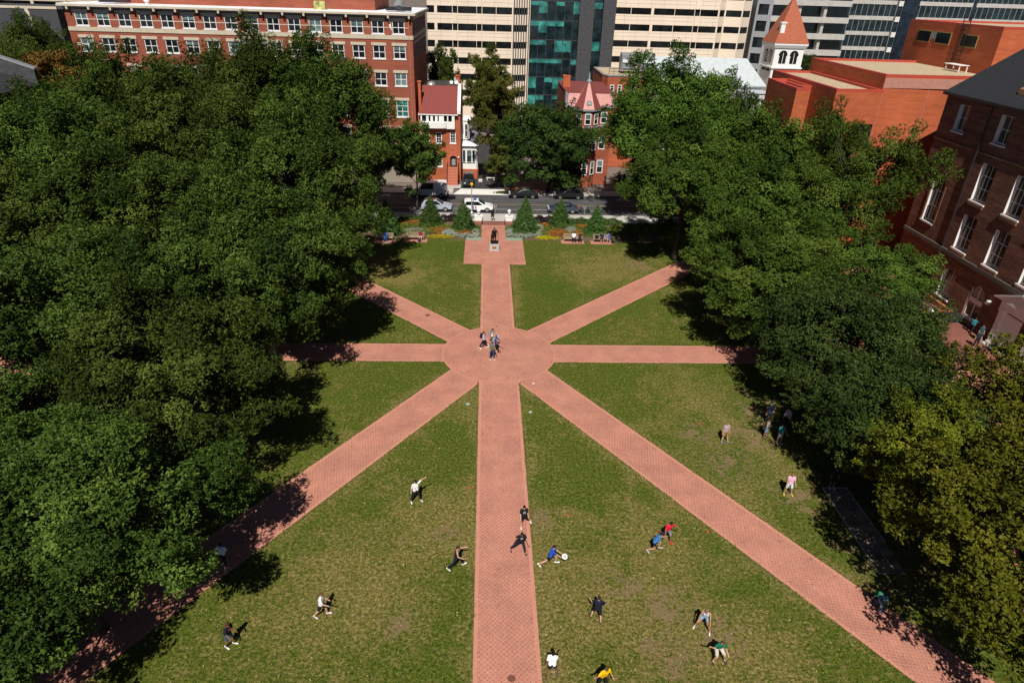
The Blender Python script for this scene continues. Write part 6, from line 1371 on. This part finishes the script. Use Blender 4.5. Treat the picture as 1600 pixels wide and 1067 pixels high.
# ------------------------------------------------------------------ cars
def car(name, label, cat, loc, rz, paint, kind='suv', L=4.7, stripe=None):
    t = thing(name, label, cat, loc, rz, 'cars parked along the street' if kind != 'van' else None)
    W = .93 if kind != 'van' else 1.0; h = L/2
    if kind == 'suv': low = [(-h, .38), (-h+.05, 1.0), (h-1.25, 1.06), (h-.35, .92), (h-.02, .72), (h, .38)]; gh = [(-h+.12, 1.0), (-h+.45, 1.62), (-h+.9, 1.72), (h-2.25, 1.70), (h-1.2, 1.05)]
    elif kind == 'sedan': low = [(-h, .36), (-h+.04, .86), (-h+.9, .95), (h-1.3, .95), (h-.3, .78), (h-.02, .62), (h, .36)]; gh = [(-h+.62, .93), (-h+1.4, 1.36), (-h+1.9, 1.44), (h-2.2, 1.42), (h-1.15, .94)]
    else: low = [(-h, .4), (-h, 1.3), (h-.9, 1.25), (h-.2, 1.05), (h, .8), (h, .4)]; gh = [(-h+.01, 1.3), (-h+.08, 2.35), (-h+.4, 2.45), (h-1.9, 2.4), (h-.95, 1.24)]
    MB().ring([[(a, s, z) for a, z in low] for s in (-W, W)]).build('body', paint, t, bevel=.07, world=False)
    Wt = W*.80 if kind != 'van' else W*.92
    def side(a, z): f = (z-gh[0][1])/(max(q[1] for q in gh)-gh[0][1]); return W*.965+(Wt-W*.965)*f
    cb = MB().ring([[(a, s*side(a, z), z) for a, z in gh] for s in (-1, 1)]).build('cabin', paint, t, bevel=.05, world=False)
    zt, zb = max(q[1] for q in gh), gh[0][1]
    for s in (-1, 1):     # side glass, two panes with a pillar between
        a0, a1 = gh[0][0]+.42, gh[-1][0]-.30; zz0, zz1 = zb+.07, zt-.13
        xr = lambda f: gh[3][0]-.05+(gh[-1][0]-gh[3][0])*(1-f)*.85
        mid = (gh[2][0]+gh[3][0])/2+.05
        for q in (((a0, zz0), (mid-.05, zz0), (mid-.05, zz1), (a0+.18, zz1)), ((mid+.05, zz0), (xr(.12), zz0), (xr(.95), zz1), (mid+.05, zz1))):
            if kind == 'van' and q[0][0] == a0: continue
            MB().hexa([(a, s*(side(a, z)+e), z) for e in (-.03, .006) for a, z in q]).build('side_window', 'glass_black', t, world=False)
        MB().box(gh[-1][0]-.42, gh[-1][0]-.24, s*W*1.0-.06 if s > 0 else -W-.10, s*W+.10 if s > 0 else -W+.06, zb+.02, zb+.16).build('wing_mirror', paint, t, world=False)
    (ax, az), (bx, bz) = gh[3], gh[-1]; nx, nz = (az-bz), (bx-ax); l_ = math.hypot(nx, nz); nx, nz = nx/l_, nz/l_
    P = lambda f, s, e: (ax+(bx-ax)*f+nx*e, s*(side(0, az+(bz-az)*f)-.09), az+(bz-az)*f+nz*e)
    MB().hexa([P(.08, -1, -.02), P(.08, 1, -.02), P(.93, 1, -.02), P(.93, -1, -.02), P(.08, -1, .008), P(.08, 1, .008), P(.93, 1, .008), P(.93, -1, .008)]).build('windscreen', 'glass_black', t, world=False)
    (ax, az), (bx, bz) = gh[1], gh[0]; nx, nz = -(az-bz), (bx-ax)*-1; nx, nz = -(az-bz), (ax-bx); l_ = math.hypot(nx, nz); nx, nz = nx/l_, nz/l_
    if kind != 'van': MB().hexa([P(.08, -1, -.02), P(.08, 1, -.02), P(.85, 1, -.02), P(.85, -1, -.02), P(.08, -1, .008), P(.08, 1, .008), P(.85, 1, .008), P(.85, -1, .008)]).build('rear_window', 'glass_black', t, world=False)
    for a in (-h+.9, h-.92):
        for s in (-1, 1):
            w_ = MB().ring([[(a+r*math.cos(2*math.pi*i/18), s*y_, .34+r*math.sin(2*math.pi*i/18)) for i in range(18)] for r, y_ in ((.30, W-.22), (.345, W-.2), (.345, W+.005), (.30, W+.012))]).build('wheel', 'tyre', t, world=False)
            MB().ring([[(a+r*math.cos(2*math.pi*i/14), s*y_, .34+r*math.sin(2*math.pi*i/14)) for i in range(14)] for r, y_ in ((.23, W-.05), (.23, W+.018), (.06, W+.03))]).build('rim', 'rim', w_, world=False)
            MB().ring([[(a+r*math.cos(math.pi*i/12), s*y_, .36+r*math.sin(math.pi*i/12)) for i in range(13)] for r, y_ in ((.42, W+.004), (.36, W+.004))], closed=False, caps=False).build('wheel_arch', 'steel_dk', t, world=False)
    for s in (-1, 1):
        MB().box(h-.22, h-.005, s*(W-.36)-.17, s*(W-.36)+.17, .66, .80).build('headlight', 'chrome', t, bevel=.02, world=False)
        MB().box(-h-.012, -h+.12, s*(W-.2)-.14, s*(W-.2)+.14, .80, 1.0).build('tail_light', 'tail', t, bevel=.02, world=False)
    MB().box(h-.1, h+.02, -.45, .45, .5, .68).build('grille', 'steel_dk', t, world=False); MB().box(h-.1, h+.05, -W+.06, W-.06, .36, .48).build('bumper', 'steel_dk' if kind != 'sedan' else paint, t, world=False)
    MB().box(-h-.05, -h+.1, -W+.06, W-.06, .38, .52).build('bumper', 'steel_dk', t, world=False)
    if stripe:
        for s in (-1, 1):
            MB().box(-.75, -.45, s*W-.01, s*W+.008, .5, 1.0).build('door_stripe', stripe[0], t, world=False); MB().box(-.35, -.12, s*W-.01, s*W+.009, .5, 1.0).build('door_stripe', stripe[1], t, world=False)
        MB().box(-.45, -.15, -.55, .55, 1.72, 1.83).build('roof_light_bar', clothmat((.05, .12, .45)), t, world=False)
    return t
def carpaint(n, c):
    m, t, b = newmat(n); b.inputs["Base Color"].default_value = (*c, 1); b.inputs["Roughness"].default_value = .32; b.inputs["Coat Weight"].default_value = .5; b.inputs["Coat Roughness"].default_value = .06; return m
PW, PS, PB, PD = carpaint('white_car_paint', (.78, .78, .78)), carpaint('silver_blue_paint', (.34, .39, .46)), carpaint('black_car_paint', (.010, .010, .012)), carpaint('deep_blue_paint', (.03, .045, .075))
zr = -.045
car('parked_car', 'white patrol car with coloured door stripes parked by the gate', 'car', (-1.3, 96.15, zr), 0, PW, 'suv', 4.75, (clothmat((.15, .35, .6)), clothmat((.6, .12, .12))))
car('parked_car', 'silver blue car parked behind the left spruce', 'car', (-7.4, 96.1, zr), 0, PS, 'suv', 4.5)
car('parked_car', 'dark blue car parked behind the right spruces', 'car', (11.6, 96.1, zr), math.pi, PD, 'sedan', 4.6)
car('parked_car', 'black car facing left under the round tree on the far kerb', 'car', (6.0, 103.55, zr), math.pi, PB, 'sedan', 4.7)
car('parked_car', 'black car with red tail lights on the far kerb', 'car', (13.3, 103.5, zr), math.pi, PB, 'suv', 4.7)
car('parked_car', 'black car facing out of the driveway beside the row house stairs', 'car', (-3.0, 110.6, .07), -math.pi/2, PB, 'suv', 4.7)
car('parked_van', 'white delivery van behind the thin street tree', 'van', (-9.0, 103.3, zr), math.pi, PW, 'van', 5.6)
def scooter(x, y, label):
    t = thing('scooter', label, 'scooter', (x, y, zr)); Z = lambda a, z: (x+a, y, zr+z)
    for a in (-.62, .62): MB().ring([[(x+a+r*math.cos(2*math.pi*i/14), y+w_, zr+.26+r*math.sin(2*math.pi*i/14)) for i in range(14)] for r, w_ in ((.2, -.06), (.26, -.05), (.26, .05), (.2, .06))]).build('wheel', 'tyre', t)
    caps_mesh('body', [(Vector((-.6, 0, .5)), .16, Vector((-.1, 0, .55)), .15), (Vector((-.1, 0, .4)), .12, Vector((.35, 0, .35)), .11), (Vector((.35, 0, .35)), .1, Vector((.5, 0, .85)), .09)], .03, M['steel_dk'], t)
    MB().box(x-.65, x-.02, y-.13, y+.13, zr+.68, zr+.76).build('seat', 'tyre', t, bevel=.03); MB().tube([(x+.46, y-.32, zr+1.02), (x+.5, y, zr+.92), (x+.46, y+.32, zr+1.02)], .02).build('handlebar', 'steel', t)
scooter(14.9, 95.9, 'black scooter parked behind the dark blue car by the meter')
